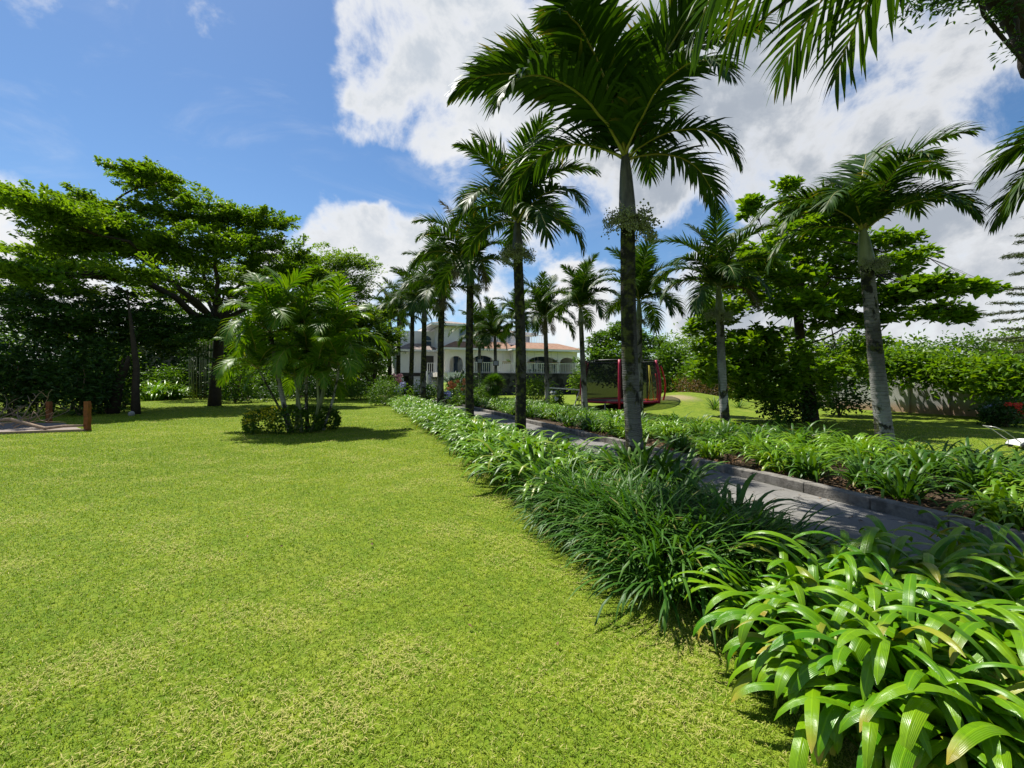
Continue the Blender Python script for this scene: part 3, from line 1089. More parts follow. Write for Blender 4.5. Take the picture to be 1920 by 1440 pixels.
def trunk_mb(p0, p1, r0, r1, seed, bow=(0, 0), nring=None):
    rg = random.Random(seed)
    h = (Vector(p1) - Vector(p0)).length
    n = nring or int(h * 24)
    pts = curve_pts(p0, p1, n, bow)
    rad = []
    for i in range(n):
        t = i / (n - 1)
        r = r0 + (r1 - r0) * t ** .8 + .05 * r0 / .14 * math.exp(-t * h / .25)
        rad.append(r * (1 + rg.uniform(-.025, .025)))
    m_ = MB()
    m_.tube(pts, rad, 14)
    return m_


def palm(base, top, label, group, seed, r0=.14, r1=.10, fronds=15, shaft=.85, s=1.0, seeds=1, az0=None, fr=FROND, spec=None, shaftmat='crownshaft', wind=(0.10, 0.0), bark='palm_trunk', dry=(), kindname='palm_tree', bow=None):
    """base on the ground, top = where the fronds leave the crownshaft"""
    rg = random.Random(seed)
    base, top = Vector(base), Vector(top)
    root = empty(kindname, base, label, 'palm tree', group)
    ax = (top - base).normalized()
    t1 = top - ax * shaft
    bow = bow or (rg.uniform(-.05, .05), rg.uniform(-.05, .05))
    trunk_mb(base - Vector((0, 0, .05)), t1, r0, r1, seed, bow).build('trunk', M[bark], root, smooth=True)
    m_ = MB()
    n = 12
    pts = [t1.lerp(top, i / (n - 1)) for i in range(n)]
    prof = [np.interp(i / (n - 1), [0, .06, .3, .7, 1], [1.06, 1.22, 1.12, .86, .5]) * r1 for i in range(n)]
    m_.tube(pts, prof, 12)
    # split old sheath hanging at the foot of the shaft
    m_.build('crownshaft', M[shaftmat], root, smooth=True)
    az = az0 if az0 is not None else rg.uniform(0, 6.28)
    lst = spec
    if lst is None:
        lst = []
        for i in range(fronds):
            k = int(i / fronds * len(fr))
            lst.append((math.degrees(az) + 137.5 * i + rg.uniform(-18, 18), k, rg.uniform(.9, 1.1)))
    for i, (a_, k, q) in enumerate(lst):
        k = min(k, len(fr) - 1)
        me = rg.choice(fr[k])
        z = -.10 * (k / len(fr)) * s
        o = child('frond', me, root, top - base + ax * z, (rg.uniform(-.12, .12) + wind[1], wind[0] * rg.uniform(-.5, 1), R(a_)), s * q)
    for (a_, k) in dry:
        d_ = child('frond', DRY[k], root, top - base + ax * (-.12 * s), (0, 0, R(a_)), s * (1.0 if k == 0 else .72))
        d_['label'] = 'dry brown frond'
    for i in range(seeds):
        a_ = rg.uniform(-2.6, .2)
        child('seed_cluster', SEEDS[(seed + i) % 3], root, t1 - base + Vector((math.cos(a_) * r1, math.sin(a_) * r1, -.02)), (0, rg.uniform(-.2, .25), a_), rg.uniform(.85, 1.2))
    return root


def pp(px_b, Y, px_t, y_t, dY=0.0):
    b = Vector(((px_b - CX) / F * Y, Y, 0))
    return b, at(px_t, y_t, Y + dY)


G1 = 'palms in the row beside the lawn'
G2 = 'palms in the row across the driveway'
ORD = ['first', 'second', 'third', 'fourth', 'fifth', 'sixth', 'seventh', 'eighth']
b, t = pp(1197, 6.2, 1172, 288)
palm(b, t, 'tallest palm, nearest in view, ringed pale trunk with black moss patches', G1, 1, .128, .100, shaft=.95, s=1.12, bark='mossy_trunk', dry=((35, 0),),
     spec=[(20, 0, 1.1), (-30, 1, 1.0), (165, 2, 1.15), (100, 2, 1.05), (188, 4, 1.12), (215, 6, 1.05), (150, 7, .95), (-20, 7, .72), (12, 8, .78), (-70, 5, .85), (60, 4, .9), (-120, 3, 1.0), (-8, 2, .95), (45, 2, 1.0), (130, 0, 1.1), (75, 1, 1.15), (-55, 2, .95), (240, 4, 1.0), (178, 3, 1.1)], seeds=3)
b, t = pp(975, 10.6, 970, 412)
palm(b, t, 'second palm beside the lawn, slim grey trunk rising from lilies at the driveway edge', G1, 2, .135, .115, bark='mossy_trunk', s=1.04, fronds=16, az0=.4, seeds=3, dry=((165, 0),))
b, t = pp(881, 15.3, 882, 492)
palm(b, t, 'third palm beside the lawn, pale foot and seed sprays below its crown', G1, 3, .15, .12, bark='mossy_trunk', s=1.05, seeds=2, dry=((250, 1), (200, 0), (300, 2)))
b, t = pp(826, 20.6, 829, 540)
palm(b, t, 'fourth palm beside the lawn, standing just before the white stair wall', G1, 4, .17, .13, bark='mossy_trunk', s=1.08, seeds=2, dry=((280, 2),))
b, t = pp(792, 26.3, 796, 572)
palm(b, t, 'fifth palm beside the lawn, before the white house wing', G1, 5, .19, .14, bark='mossy_trunk', s=1.15, seeds=1)
b, t = pp(769, 32.2, 774, 560)
palm(b, t, 'sixth palm beside the lawn, before the tiled roof of the house wing', G1, 6, .19, .14, bark='mossy_trunk', s=1.25, seeds=1)
b, t = pp(747, 41, 748, 590)
palm(b, t, 'seventh palm beside the lawn, carrying a small grey box on its trunk', G1, 7, .22, .17, bark='mossy_trunk', s=1.5, seeds=1)
box_palm = at(744, 662, 40.75)
b, t = pp(731, 50, 731, 600)
palm(b, t, 'last palm beside the lawn, farthest from view at the house corner', G1, 8, .25, .2, bark='mossy_trunk', s=1.7, seeds=0)
# palm just outside the frame whose long fronds hang into the top of the view
palm((3.55, 1.6, 0), (3.40, 1.95, 4.60), 'palm beside the near lily mound whose fronds hang in from above', G1, 21, .16, .125, s=1.3, fr=OFR,
     spec=[(146, 6, 1.05), (124, 5, 1.1), (108, 6, 1.05), (94, 5, 1.05), (20, 4, 1), (-40, 5, 1), (-90, 3, 1), (200, 6, 1), (240, 5, 1)], seeds=0)

b, t = pp(1664, 9.2, 1618, 430)
palm(b, t, 'leaning palm with a stout pale grey trunk rising behind the kerbed lily bed', G2, 31, .165, .12, s=1.02, shaft=.75,
     spec=[(40, 1, 1.1), (-15, 2, 1.15), (10, 3, 1.2), (25, 4, 1.15), (165, 4, 1.05), (185, 6, 1.0), (150, 7, .95), (80, 2, 1.1), (-60, 6, .9), (-100, 4, 1.0), (215, 5, 1.0), (110, 3, 1.0), (-8, 5, 1.1)], seeds=2, shaftmat='shaft_green', wind=(.12, 0))
b, t = pp(1362, 13.2, 1347, 535)
palm(b, t, 'slender palm before the almond tree, dark foot rising from lilies', G2, 32, .135, .105, s=.98, shaft=.9, seeds=2, shaftmat='shaft_green', wind=(.1, 0), dry=((300, 1),))
b, t = pp(1200, 17.3, 1198, 562)
palm(b, t, 'palm hidden behind the tallest palm, only its feathery crown showing', G2, 33, .14, .105, s=1.0, shaftmat='shaft_green')
b, t = pp(1097, 21.4, 1088, 575)
palm(b, t, 'palm standing in front of the red and black trampoline', G2, 34, .15, .11, s=1.0, shaft=.8, shaftmat='shaft_green', wind=(-.1, 0))
b, t = pp(1027, 25.6, 1022, 592)
palm(b, t, 'palm before the dark terrace wall, dark knob below its crown', G2, 35, .15, .12, s=1.1, shaftmat='shaft_green', dry=((260, 2), (60, 1)))
b, t = pp(973, 30, 972, 600)
palm(b, t, 'palm masked by the second lawn palm, its crown over the terrace', G2, 36, .15, .12, s=1.05)
b, t = pp(930, 34.6, 928, 628)
palm(b, t, 'small palm before the terrace with a black lamp box on its trunk', G2, 37, .15, .12, s=1.2, fronds=17)
lamp_a = at(930, 681, 34.35)
b, t = pp(899, 39.5, 899, 630)
palm(b, t, 'small palm before the arched porch, lamp box strapped to its trunk', G2, 38, .16, .13, s=1.35, fronds=17)
lamp_b = at(900, 677, 39.2)
palm((10.2, 5.5, 0), (10.1, 5.7, 4.9), 'palm outside the view whose big drooping fronds reach the top corner', G2, 39, .17, .13, s=1.35,
     spec=[(128, 5, 1.1), (112, 6, 1.1), (140, 6, 1.0), (100, 5, 1.0), (60, 4, 1), (0, 4, 1), (-60, 4, 1), (-120, 4, 1)], seeds=0)

# pale feather palm at the back of the dark shrubs
PF = [[frond_mesh('frond', [M['pale_frond'], M['palm_rachis']], 2.6, el, bd, 700 + el, 45, .6, .04, 20, .6)] for el, bd in ((80, 70), (60, 95), (40, 95), (20, 90))]
b, t = pp(160, 25, 158, 625)
palm(b, t, 'pale feather palm glimpsed behind the dark shrubs', None, 41, .12, .10, s=1.25, fr=PF, fronds=11, seeds=0)

# the multi-stemmed palm in the round hedge
cb = Vector((at(548, HY, 14.1).x, 14.1, 0))
root = empty('palm_clump', cb, 'young multi-stemmed palm with sunny yellow-green fronds rising from a round hedge', 'palm clump')
rg = random.Random(77)
stems = [((545, 13.7), (515, 612), .085, 10, 1.15), ((556, 14.1), (562, 604), .065, 10, 1.15), ((577, 14.0), (585, 645), .06, 10, 1.0),
         ((590, 14.4), (634, 632), .075, 10, 1.10), ((605, 14.0), (644, 672), .05, 9, .9), ((566, 13.5), (560, 695), .05, 8, .8), ((550, 13.4), (492, 680), .04, 8, .85), ((584, 13.6), (602, 700), .05, 7, .8)]
for j, ((bx, bY), (tx, ty), r_, nf, s_) in enumerate(stems):
    p0 = Vector((at(bx, HY, bY).x, bY, -.03))
    p1 = at(tx - 8, ty + 12, bY + rg.uniform(-.3, .3))
    tmb = trunk_mb(p0, p1, r_, r_ * .62, 60 + j, (rg.uniform(-.12, .12), 0), 40)
    tmb.build('trunk', M['shaft_green'] if j % 2 else M['palm_trunk'], root, smooth=True)
    for i in range(nf):
        k = int((i + .5) / nf * 6)
        me = rg.choice(CFROND[k])
        child('frond', me, root, p1 - cb, (rg.uniform(-.1, .1), rg.uniform(-.1, .1), R(137.5 * i + 50 * j + rg.uniform(-20, 20))), s_ * rg.uniform(.88, 1.05))


# ------------------------------------------------------------------ broadleaf foliage
def pad_leaves(m_, c, rad, n, seed, ll, lw, cl=None, flat=.35, tilt=.5, per=40, rosette=.6, hollow=.45, tipf=0.0, rb=0.0):
    """leaves in small clusters spread through an ellipsoid"""
    rg = np.random.default_rng(seed)
    k = max(3, n // per)
    u = rg.normal(0, 1, (k, 3))
    u /= np.linalg.norm(u, axis=1)[:, None]
    r = (hollow + (1 - hollow) * rg.random(k)) ** .8
    cc = np.array(tuple(c)) + u * r[:, None] * np.array(rad)
    cl = cl or .28 * (sum(rad) / 3) ** .6
    ci = rg.integers(0, k, n)
    off = rg.normal(0, 1, (n, 3)) * np.array([cl, cl, cl * flat])
    C = cc[ci] + off
    D = off * rosette + rg.normal(0, cl, (n, 3)) * np.array([.8, .8, .35])
    N_ = np.array([0, 0, 1.0]) + rg.normal(0, tilt, (n, 3))
    cr = rg.normal(0, .16, k)
    rn = np.clip(rg.normal(.42 + rb, .2, n) + cr[ci], 0, 1)
    tp = np.where(rg.random(n) < tipf, rg.uniform(.4, 1, n), 0)
    m_.leaves(C, D, N_, ll * rg.uniform(.7, 1.2, n), lw * rg.uniform(.7, 1.2, n), rn, .15, np.repeat(tp, 4))
    return cc


def spray_leaves(m_, c, rad, n, seed, ll, lw, axis, per=80, ls=(1.0, 2.2), tilt=.5):
    """leaves on flat fans that point outwards from the trunk, with gaps between the fans"""
    rg = np.random.default_rng(seed)
    k = max(3, n // per)
    u = rg.normal(0, 1, (k, 3))
    u /= np.linalg.norm(u, axis=1)[:, None]
    cc = np.array(tuple(c)) + u * (rg.random(k) ** .45)[:, None] * np.array(rad)
    out = cc - np.array(tuple(axis))
    out[:, 2] = 0
    out /= np.linalg.norm(out, axis=1)[:, None] + 1e-6
    az = np.arctan2(out[:, 1], out[:, 0]) + rg.normal(0, .65, k)
    el = rg.normal(.20, .22, k)
    d = np.stack([np.cos(az) * np.cos(el), np.sin(az) * np.cos(el), np.sin(el)], -1)
    sd = np.stack([-np.sin(az), np.cos(az), rg.normal(0, .12, k)], -1)
    L = rg.uniform(ls[0], ls[1], k)
    ci = rg.integers(0, k, n)
    t = rg.random(n) ** .8
    wdt = (.16 + .30 * np.sin(np.clip(t * 1.1, 0, 1) * math.pi)) * L[ci]
    lat = rg.normal(0, .5, n) * wdt
    C = cc[ci] + d[ci] * ((t - .35) * L[ci])[:, None] + sd[ci] * lat[:, None] + rg.normal(0, 1, (n, 3)) * np.array([.05, .05, .07])
    C[:, 2] -= .10 * np.abs(lat)
    D = d[ci] * .8 + sd[ci] * (np.sign(lat) * .8)[:, None] + rg.normal(0, .45, (n, 3))
    N_ = np.array([0, 0, 1.0]) + rg.normal(0, tilt, (n, 3))
    cr = rg.normal(0, .17, k)
    rn = np.clip(rg.normal(.42, .2, n) + cr[ci], 0, 1)
    m_.leaves(C, D, N_, ll * rg.uniform(.6, 1.25, n), lw * rg.uniform(.6, 1.25, n), rn, .15)
    return cc


def rosette_leaves(m_, c, rad, n, seed, ll, lw, per=9, tipf=.03):
    """big leaves radiating from twig ends"""
    rg = np.random.default_rng(seed)
    k = max(3, n // per)
    u = rg.normal(0, 1, (k, 3))
    u /= np.linalg.norm(u, axis=1)[:, None]
    cc = np.array(tuple(c)) + u * (rg.random(k) ** .4)[:, None] * np.array(rad)
    ci = np.repeat(np.arange(k), per)
    n = len(ci)
    az = rg.uniform(0, 2 * math.pi, n)
    el = rg.normal(.18, .38, n)
    D = np.stack([np.cos(az) * np.cos(el), np.sin(az) * np.cos(el), np.sin(el)], -1)
    sc_ = rg.uniform(.7, 1.25, k)[ci] * rg.uniform(.75, 1.15, n)
    C = cc[ci] + D * (ll * .6 * sc_)[:, None]
    N_ = np.array([0, 0, 1.0]) - D * .25 + rg.normal(0, .25, (n, 3))
    rn = np.clip(rg.normal(.42, .18, n) + rg.normal(0, .2, k)[ci], 0, 1)
    tp = np.where(rg.random(n) < tipf, rg.uniform(.4, 1, n), 0)
    m_.leaves(C, D, N_, ll * sc_, lw * sc_, rn, .12, np.repeat(tp, 4))
    return cc


def bend_pts(a, b, rg, n=7, sag=.0, jit=.06):
    a, b = Vector(a), Vector(b)
    L = (b - a).length
    out = []
    for i in range(n):
        t = i / (n - 1)
        p = a.lerp(b, t)
        p.z += sag * math.sin(t * math.pi) * L
        if 0 < i < n - 1:
            p += Vector((rg.uniform(-1, 1), rg.uniform(-1, 1), rg.uniform(-1, 1))) * jit * L * .5
        out.append(p)
    return out


def tree(name, label, cat, trunk, radii, pads, ll, lw, leaf, bark, seed, group=None, fork=-1, sag=.06, per=40, tilt=.5, flat=.35, cl=None, twigs=4, limb_r=.35, rosette=.6, hollow=.45, tipf=0.0, mode='pad', ls=(1.0, 2.2)):
    """trunk: world points; pads: (px, py, half-width px, half-height px, Y, leaves)"""
    rg = random.Random(seed)
    root = empty(name, (trunk[0].x, trunk[0].y, 0), label, cat, group)
    tb, cr, lb = MB(), MB(), MB()
    tb.tube(trunk, radii, 10)
    fk = trunk[fork]
    limbs = []
    has_limb = False
    for i, (px, py, rx, ry, Y, n) in enumerate(pads):
        c = at(px, py, Y)
        ra = (rx / F * Y, rx / F * Y * .85, ry / F * Y)
        if mode == 'spray':
            cc = spray_leaves(cr, c, ra, n, seed * 100 + i, ll, lw, trunk[-1], per, ls, tilt)
        elif mode == 'rosette':
            cc = rosette_leaves(cr, c, ra, n, seed * 100 + i, ll, lw, per, tipf)
        else:
            cc = pad_leaves(cr, c, ra, n, seed * 100 + i, ll, lw, cl, flat, tilt, per, rosette, hollow, tipf)
        if limb_r:
            r0 = radii[-1] * limb_r * rg.uniform(.8, 1.3) if len(pads) > 1 else radii[-1] * .8
            src = trunk[rg.choice(range(max(1, len(trunk) // 2), len(trunk)))] if fork == -1 else fk
            done = [q for q in limbs if (q[0] - c).length < (src - c).length * .5]
            if done:
                near = min(done, key=lambda q: (q[0] - c).length)
                src, r0 = near[0], min(r0, near[1] * .6)
            pts = bend_pts(src, c, rg, 7, sag)
            limbs.append((pts[4], r0))
            lb.tube(pts, np.linspace(r0, r0 * .3, 7), 6)
            has_limb = True
            for q in range(min(twigs, len(cc))):
                lb.tube(bend_pts(pts[rg.choice([4, 5, 6])], cc[q], rg, 5, .03), np.linspace(r0 * .3, r0 * .08, 5), 4)
    tb.build('trunk', bark, root, smooth=True)
    if has_limb:
        lb.build('branches', bark, root, smooth=True)
    cr.build('crown', leaf, root)
    return root


def gp(px, Y, z=0.0):
    return Vector(((px - CX) / F * Y, Y, z))


# big spreading tree behind the lawn
Yt = 27.0
tr = [gp(402, Yt, -.1), gp(404, Yt, 1.2), gp(408, Yt, 2.6), at(412, 610, Yt), at(405, 560, Yt)]
pads = [
    (110, 380, 80, 18, 24, 2600), (60, 356, 45, 8, 23, 700), (190, 365, 60, 18, 26, 2200), (300, 335, 60, 14, 28, 1800), (265, 316, 34, 8, 28, 800), (245, 326, 22, 6, 28, 400), (300, 325, 40, 9, 28, 900),
    (210, 410, 110, 26, 25, 4600), (330, 385, 90, 28, 28, 4200), (420, 395, 70, 22, 30, 3000), (490, 412, 45, 10, 30, 1200), (520, 410, 20, 6, 30, 350),
    (130, 440, 60, 18, 24, 2000), (60, 492, 50, 12, 23, 1300), (130, 470, 90, 24, 25, 3200), (270, 455, 110, 28, 28, 4800), (400, 450, 90, 26, 29, 4200),
    (480, 460, 60, 22, 30, 2400), (470, 500, 70, 20, 28, 2400), (380, 500, 80, 22, 30, 2600), (20, 530, 60, 16, 22, 1500), (160, 520, 60, 10, 25, 1000),
    (250, 510, 60, 12, 26, 1200), (540, 505, 50, 20, 29, 1800), (590, 520, 35, 18, 29, 1200), (420, 540, 80, 22, 32, 2200), (340, 560, 60, 25, 34, 1600), (555, 475, 40, 22, 31, 1500), (540, 550, 60, 24, 33, 1800), (300, 540, 60, 14, 27, 1200), (80, 500, 60, 16, 24, 1200),
]
rq = random.Random(21)
pads = [(a_, b_ + (24 if a_ < 235 else 8), c_ * 1.0, d_ * 1.25, e_ + (rq.uniform(-5.5, 1) if a_ < 470 else rq.uniform(-3, 1)), int(n_ * 1.45)) for (a_, b_, c_, d_, e_, n_) in pads]
tree('spreading_tree', 'broad tree with layered spreading canopy, the largest one beyond the lawn', 'tree', tr, [.38, .31, .28, .27, .22], pads, .27, .12, M['rain_leaf'], M['bark_dark'], 3,
     fork=3, sag=.10, per=110, tilt=.5, limb_r=.75, mode='spray', ls=(.8, 2.1))

# light feathery tree behind it
tr = [gp(600, 36, -.1), gp(603, 36, 3), at(610, 600, 36)]
pads = [(645, 492, 36, 20, 36, 1500), (680, 498, 18, 10, 36, 350), (610, 500, 36, 20, 36, 1200), (655, 530, 40, 22, 36, 1300), (600, 540, 40, 26, 37, 1400), (668, 556, 22, 14, 36, 450), (620, 575, 50, 26, 37, 1500), (570, 520, 40, 22, 36, 1300), (570, 570, 50, 26, 37, 1500), (660, 590, 40, 20, 37, 1300), (600, 620, 60, 24, 38, 1600)]
tree('feathery_tree', 'light feathery tree showing between the spreading tree and the palm row', 'tree', tr, [.3, .25, .2], [(a_, b_, c_, d_, e_, n_ * 2) for (a_, b_, c_, d_, e_, n_) in pads], .24, .10, M['feather_leaf'], M['bark_brown'], 4, per=60, limb_r=.4, mode='spray', ls=(1.0, 2.4))

# dark trunked tree at the lawn corner
Yt = 20.5
tr = [gp(255, Yt, -.1), gp(254, Yt, 1.2), at(256, 690, Yt), at(250, 640, Yt), at(238, 545, Yt)]
pads = [(150, 590, 100, 30, 21, 2600), (250, 580, 90, 36, 22, 2600), (330, 600, 70, 30, 23, 1900), (60, 560, 80, 30, 21, 2200), (200, 640, 80, 26, 22, 1600), (330, 650, 50, 26, 24, 1400), (280, 630, 60, 24, 22, 1600), (120, 620, 90, 26, 21, 2000), (360, 620, 50, 26, 25, 1400)]
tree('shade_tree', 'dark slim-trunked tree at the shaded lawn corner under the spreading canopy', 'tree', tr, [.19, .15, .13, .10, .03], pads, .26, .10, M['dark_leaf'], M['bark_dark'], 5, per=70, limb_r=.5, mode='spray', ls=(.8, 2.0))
# leaning bare trunk beside it
mb = MB()
mb.tube([gp(212, 20.8, -.1), at(222, 715, 20.8), at(236, 690, 20.7), at(242, 668, 20.6)], [.24, .2, .13, .07], 8)
mb.tube([at(228, 705, 20.8), at(226, 690, 20.7), at(232, 672, 20.6)], [.08, .06, .03], 6)
tag(mb.build('tree_stump', M['bark_dark'], origin=gp(212, 20.8), smooth=True), 'leaning broken stump beside the dark slim-trunked tree', 'stump')


def shrub(name, label, px, Y, wpx, ztop, leaf, ll, lw, n, seed, group=None, zc=None, cat='shrub', per=30, stem=True, tilt=.8, hollow=.6, tipf=0.0, z0=0.0, dr=.85, bark='bark_brown'):
    p = gp(px, Y, z0)
    root = empty(name, p, label, cat, group)
    m_ = MB()
    rw = wpx / F * Y
    lo = .05
    zc = (ztop + lo) / 2 if zc is None else zc
    pad_leaves(m_, (p.x, p.y, z0 + zc), (rw, rw * dr, (ztop - zc)), n, seed, ll, lw, None, .8, tilt, per, .6, hollow, tipf)
    m_.build('foliage', leaf, root)
    rg = random.Random(seed)
    if not stem:
        return root
    s_ = MB()
    for k in range(5):
        s_.tube(bend_pts((p.x, p.y, z0 - .05), (p.x + rg.uniform(-.6, .6) * rw, p.y + rg.uniform(-.5, .5) * rw, z0 + zc + rg.uniform(-.1, .5) * (ztop - zc)), rg, 5, 0, .1), np.linspace(.03, .012, 5) * max(.5, ztop / 2), 5)
    s_.build('stems', M[bark], root)
    return root


GS = 'dark shrubs massed beyond the wooden posts'
for i, (px, Y, wpx, zt, n, lab) in enumerate([
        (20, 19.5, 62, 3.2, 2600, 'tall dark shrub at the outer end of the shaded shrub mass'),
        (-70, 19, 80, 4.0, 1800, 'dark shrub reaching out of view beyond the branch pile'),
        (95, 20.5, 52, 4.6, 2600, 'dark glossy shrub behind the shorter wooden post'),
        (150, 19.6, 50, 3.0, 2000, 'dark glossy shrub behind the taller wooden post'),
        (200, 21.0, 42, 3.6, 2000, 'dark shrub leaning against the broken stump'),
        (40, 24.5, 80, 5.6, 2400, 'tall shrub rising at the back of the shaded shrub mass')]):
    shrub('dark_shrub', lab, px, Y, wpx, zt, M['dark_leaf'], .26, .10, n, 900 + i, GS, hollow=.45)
shrub('leafy_shrub', 'mid green leafy shrub lit behind the dark shrub mass', 190, 26, 50, 4.2, M['mid_leaf'], .26, .10, 2200, 911)
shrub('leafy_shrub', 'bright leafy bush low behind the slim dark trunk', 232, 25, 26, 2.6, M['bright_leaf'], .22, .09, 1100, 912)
# backdrop trees beyond, closing the view
for i, (px, Y, wpx, zt, lf, n, lab) in enumerate([
        (-120, 40, 190, 9.0, 'mid_leaf', 3600, 'round boundary tree far behind the outer dark shrubs'),
        (90, 44, 130, 8.0, 'mid_leaf', 3200, 'round boundary tree far behind the pale feather palm'),
        (340, 52, 90, 6.5, 'dark_leaf', 2600, 'dark boundary tree behind the grey shed'),
        (480, 46, 90, 7.0, 'mid_leaf', 3000, 'boundary tree behind the trunk of the spreading tree'),
        (600, 48, 80, 7.4, 'mid_leaf', 3000, 'boundary tree behind the multi-stemmed palm'),
        (260, 43, 80, 8.5, 'dark_leaf', 4200, 'tall dark boundary tree behind the slim dark trunk'),
        (345, 46, 80, 9.0, 'dark_leaf', 4200, 'tall dark boundary tree over the grey shed'),
        (450, 44, 80, 9.0, 'dark_leaf', 4200, 'tall dark boundary tree right behind the spreading trunk'),
        (540, 47, 80, 9.5, 'mid_leaf', 4200, 'tall boundary tree over the palm clump'),
        (640, 50, 80, 9.0, 'mid_leaf', 4200, 'tall boundary tree below the feathery tree'),
        (215, 48, 90, 6.0, 'mid_leaf', 3000, 'boundary tree between the pale feather palm and the shed'),
        (410, 55, 80, 7.5, 'dark_leaf', 3000, 'boundary tree deep behind the thin bamboo stems'),
        (535, 50, 70, 5.4, 'dark_leaf', 3000, 'dark boundary tree beside the spreading trunk'),
        (690, 56, 60, 7.0, 'mid_leaf', 3000, 'boundary tree behind the yellow-green garden tree'),
        (-330, 42, 200, 8.0, 'mid_leaf', 3600, 'boundary tree at the outer end, past the branch pile')]):
    shrub('boundary_tree', lab, px, Y, wpx, zt, M[lf], .46, .24, int(n * 1.5), 930 + i, 'boundary trees beyond the lawn', cat='tree', hollow=.6, bark='bark_dark', zc=zt * .38)
shrub('dark_hedge', 'low dark hedge at the foot of the spreading tree', 470, 33, 60, 1.1, M['dark_leaf'], .2, .1, 1500, 941, cat='hedge')
shrub('dark_hedge', 'low dark hedge behind the multi-stemmed palm', 560, 35, 60, 1.3, M['dark_leaf'], .2, .1, 1500, 942, cat='hedge')
shrub('leafy_shrub', 'broad-leaved shrub in dim light between the spreading trunk and palm clump', 440, 31, 34, 3.4, M['mid_leaf'], .3, .14, 1200, 943)
for i, (px, Y, wpx, zt, lf, lab) in enumerate([
        (310, 39, 40, 2.6, 'mid_leaf', 'leafy undergrowth shrub before the grey shed'),
        (370, 41, 44, 2.8, 'dark_leaf', 'dark undergrowth shrub behind the thin bamboo stems'),
        (430, 38, 40, 2.4, 'dark_leaf', 'dark undergrowth shrub behind the spreading trunk'),
        (500, 39, 44, 2.8, 'mid_leaf', 'leafy undergrowth shrub seen past the spreading trunk'),
        (580, 41, 44, 2.6, 'dark_leaf', 'dark undergrowth shrub seen between the palm clump stems'),
        (640, 42, 34, 2.4, 'dark_leaf', 'dark undergrowth shrub beside the feathery tree')]):
    shrub('undergrowth_shrub', lab, px, Y, wpx, zt, M[lf], .3, .15, 1700, 1300 + i, 'undergrowth shrubs at the back of the lawn', hollow=.4, stem=False, zc=zt * .4)
# ferns lit at the back
fern_me = [strap_mesh('fern_clump', M['lily'], 130, 1.6, .10, 950 + i, .5, (40, 88), (60, 140), 6, .1) for i in range(2)]
for i, (px, Y, s_, lab) in enumerate([(290, 34.5, 1.35, 'sunlit arching fern clump beside the slim dark trunk'), (325, 35.5, 1.15, 'sunlit arching fern clump before the thin bamboo stems'), (268, 36.5, 1.3, 'sunlit arching fern clump before the grey shed')]):
    put(fern_me[i % 2], 'fern_clump', gp(px, Y), i * 2.0, s_, lab, 'fern', 'sunlit ferns at the back of the lawn')
# thin stems (bamboo)
root = empty('bamboo_clump', gp(375, 37), 'clump of thin pale stems beside the trunk of the spreading tree', 'bamboo')
M['pale_stem'] = plain('pale_stem', (.20, .20, .13), .6, var=.4)
rg = random.Random(3)
for k in range(11):
    m_ = MB()
    x = 356 + k * 4.4 + rg.uniform(-1, 1)
    m_.tube([gp(x, 37 + rg.uniform(-.6, .6), -.05), at(x + rg.uniform(-4, 4), 640, 37)], [.06, .045], 6)
    m_.build('stem', M['pale_stem'], root, smooth=True)
m_ = MB()
pad_leaves(m_, at(375, 625, 37), (2.2, 1.8, 1.0), 1400, 71, .4, .09)
m_.build('foliage', M['mid_leaf'], root)

# grey shed behind
ps = gp(275, 44)
root = empty('shed', ps, 'grey shed with white framed opening behind the dark trunk', 'shed')
m_ = MB()
x0, x1, y0 = gp(262, 44).x, gp(322, 44).x, 44
m_.box(x0 + .9, x1, y0, y0 + 4, 0, 4.3)
m_.build('wall', plain('shed_wall', (.32, .33, .32), .85, var=.3, scale=1.0), root)
m_ = MB()
m_.box(x0 - .3, x1 + .3, y0 - .5, y0 + 4.3, 4.303, 4.5)
m_.build('roof', M['grey_metal'], root)
m_ = MB()
for q in (x0, x0 + .75):
    m_.box(q, q + .1, y0 - .2, y0 - .1, 0, 4.3)
m_.box(x0, x0 + .85, y0 - .202, y0 - .098, 2.2, 2.3)
m_.build('post_frame', M['white_metal'], root)

# yellow-green tree before the house wing
tr = [gp(700, 37, -.1), gp(700, 37, .9), at(702, 690, 37), at(698, 665, 37)]
pads = [(690, 600, 34, 16, 38, 1500), (650, 610, 34, 20, 38, 1300), (715, 625, 28, 18, 37, 1300), (680, 640, 45, 20, 37, 1900), (640, 660, 36, 20, 37, 1300), (710, 660, 30, 16, 36, 1200), (675, 690, 44, 12, 36, 1500), (715, 585, 24, 12, 39, 800), (728, 640, 16, 16, 37, 500)]
tree('garden_tree', 'yellow-green layered garden tree standing before the house wing', 'tree', tr, [.16, .13, .1, .08], [(a_, b_, c_, d_, e_, int(n_ * 2.3)) for (a_, b_, c_, d_, e_, n_) in pads], .22, .11, M['bright_leaf'], M['bark_dark'], 6, per=60, limb_r=.6, fork=1, mode='spray', ls=(.9, 2.0))
shrub('round_bush', 'clipped round bush at the far end of the lily border', 722, 27.5, 27, 1.5, M['mid_leaf'], .12, .06, 2600, 951, hollow=.85)
shrub('low_bush', 'low spreading bush under the yellow-green garden tree', 665, 35, 34, 1.25, M['mid_leaf'], .16, .08, 1800, 952, hollow=.75)
shrub('low_bush', 'low dark bush between the garden tree and the lily border', 700, 38, 24, 1.6, M['dark_leaf'], .2, .1, 900, 953)

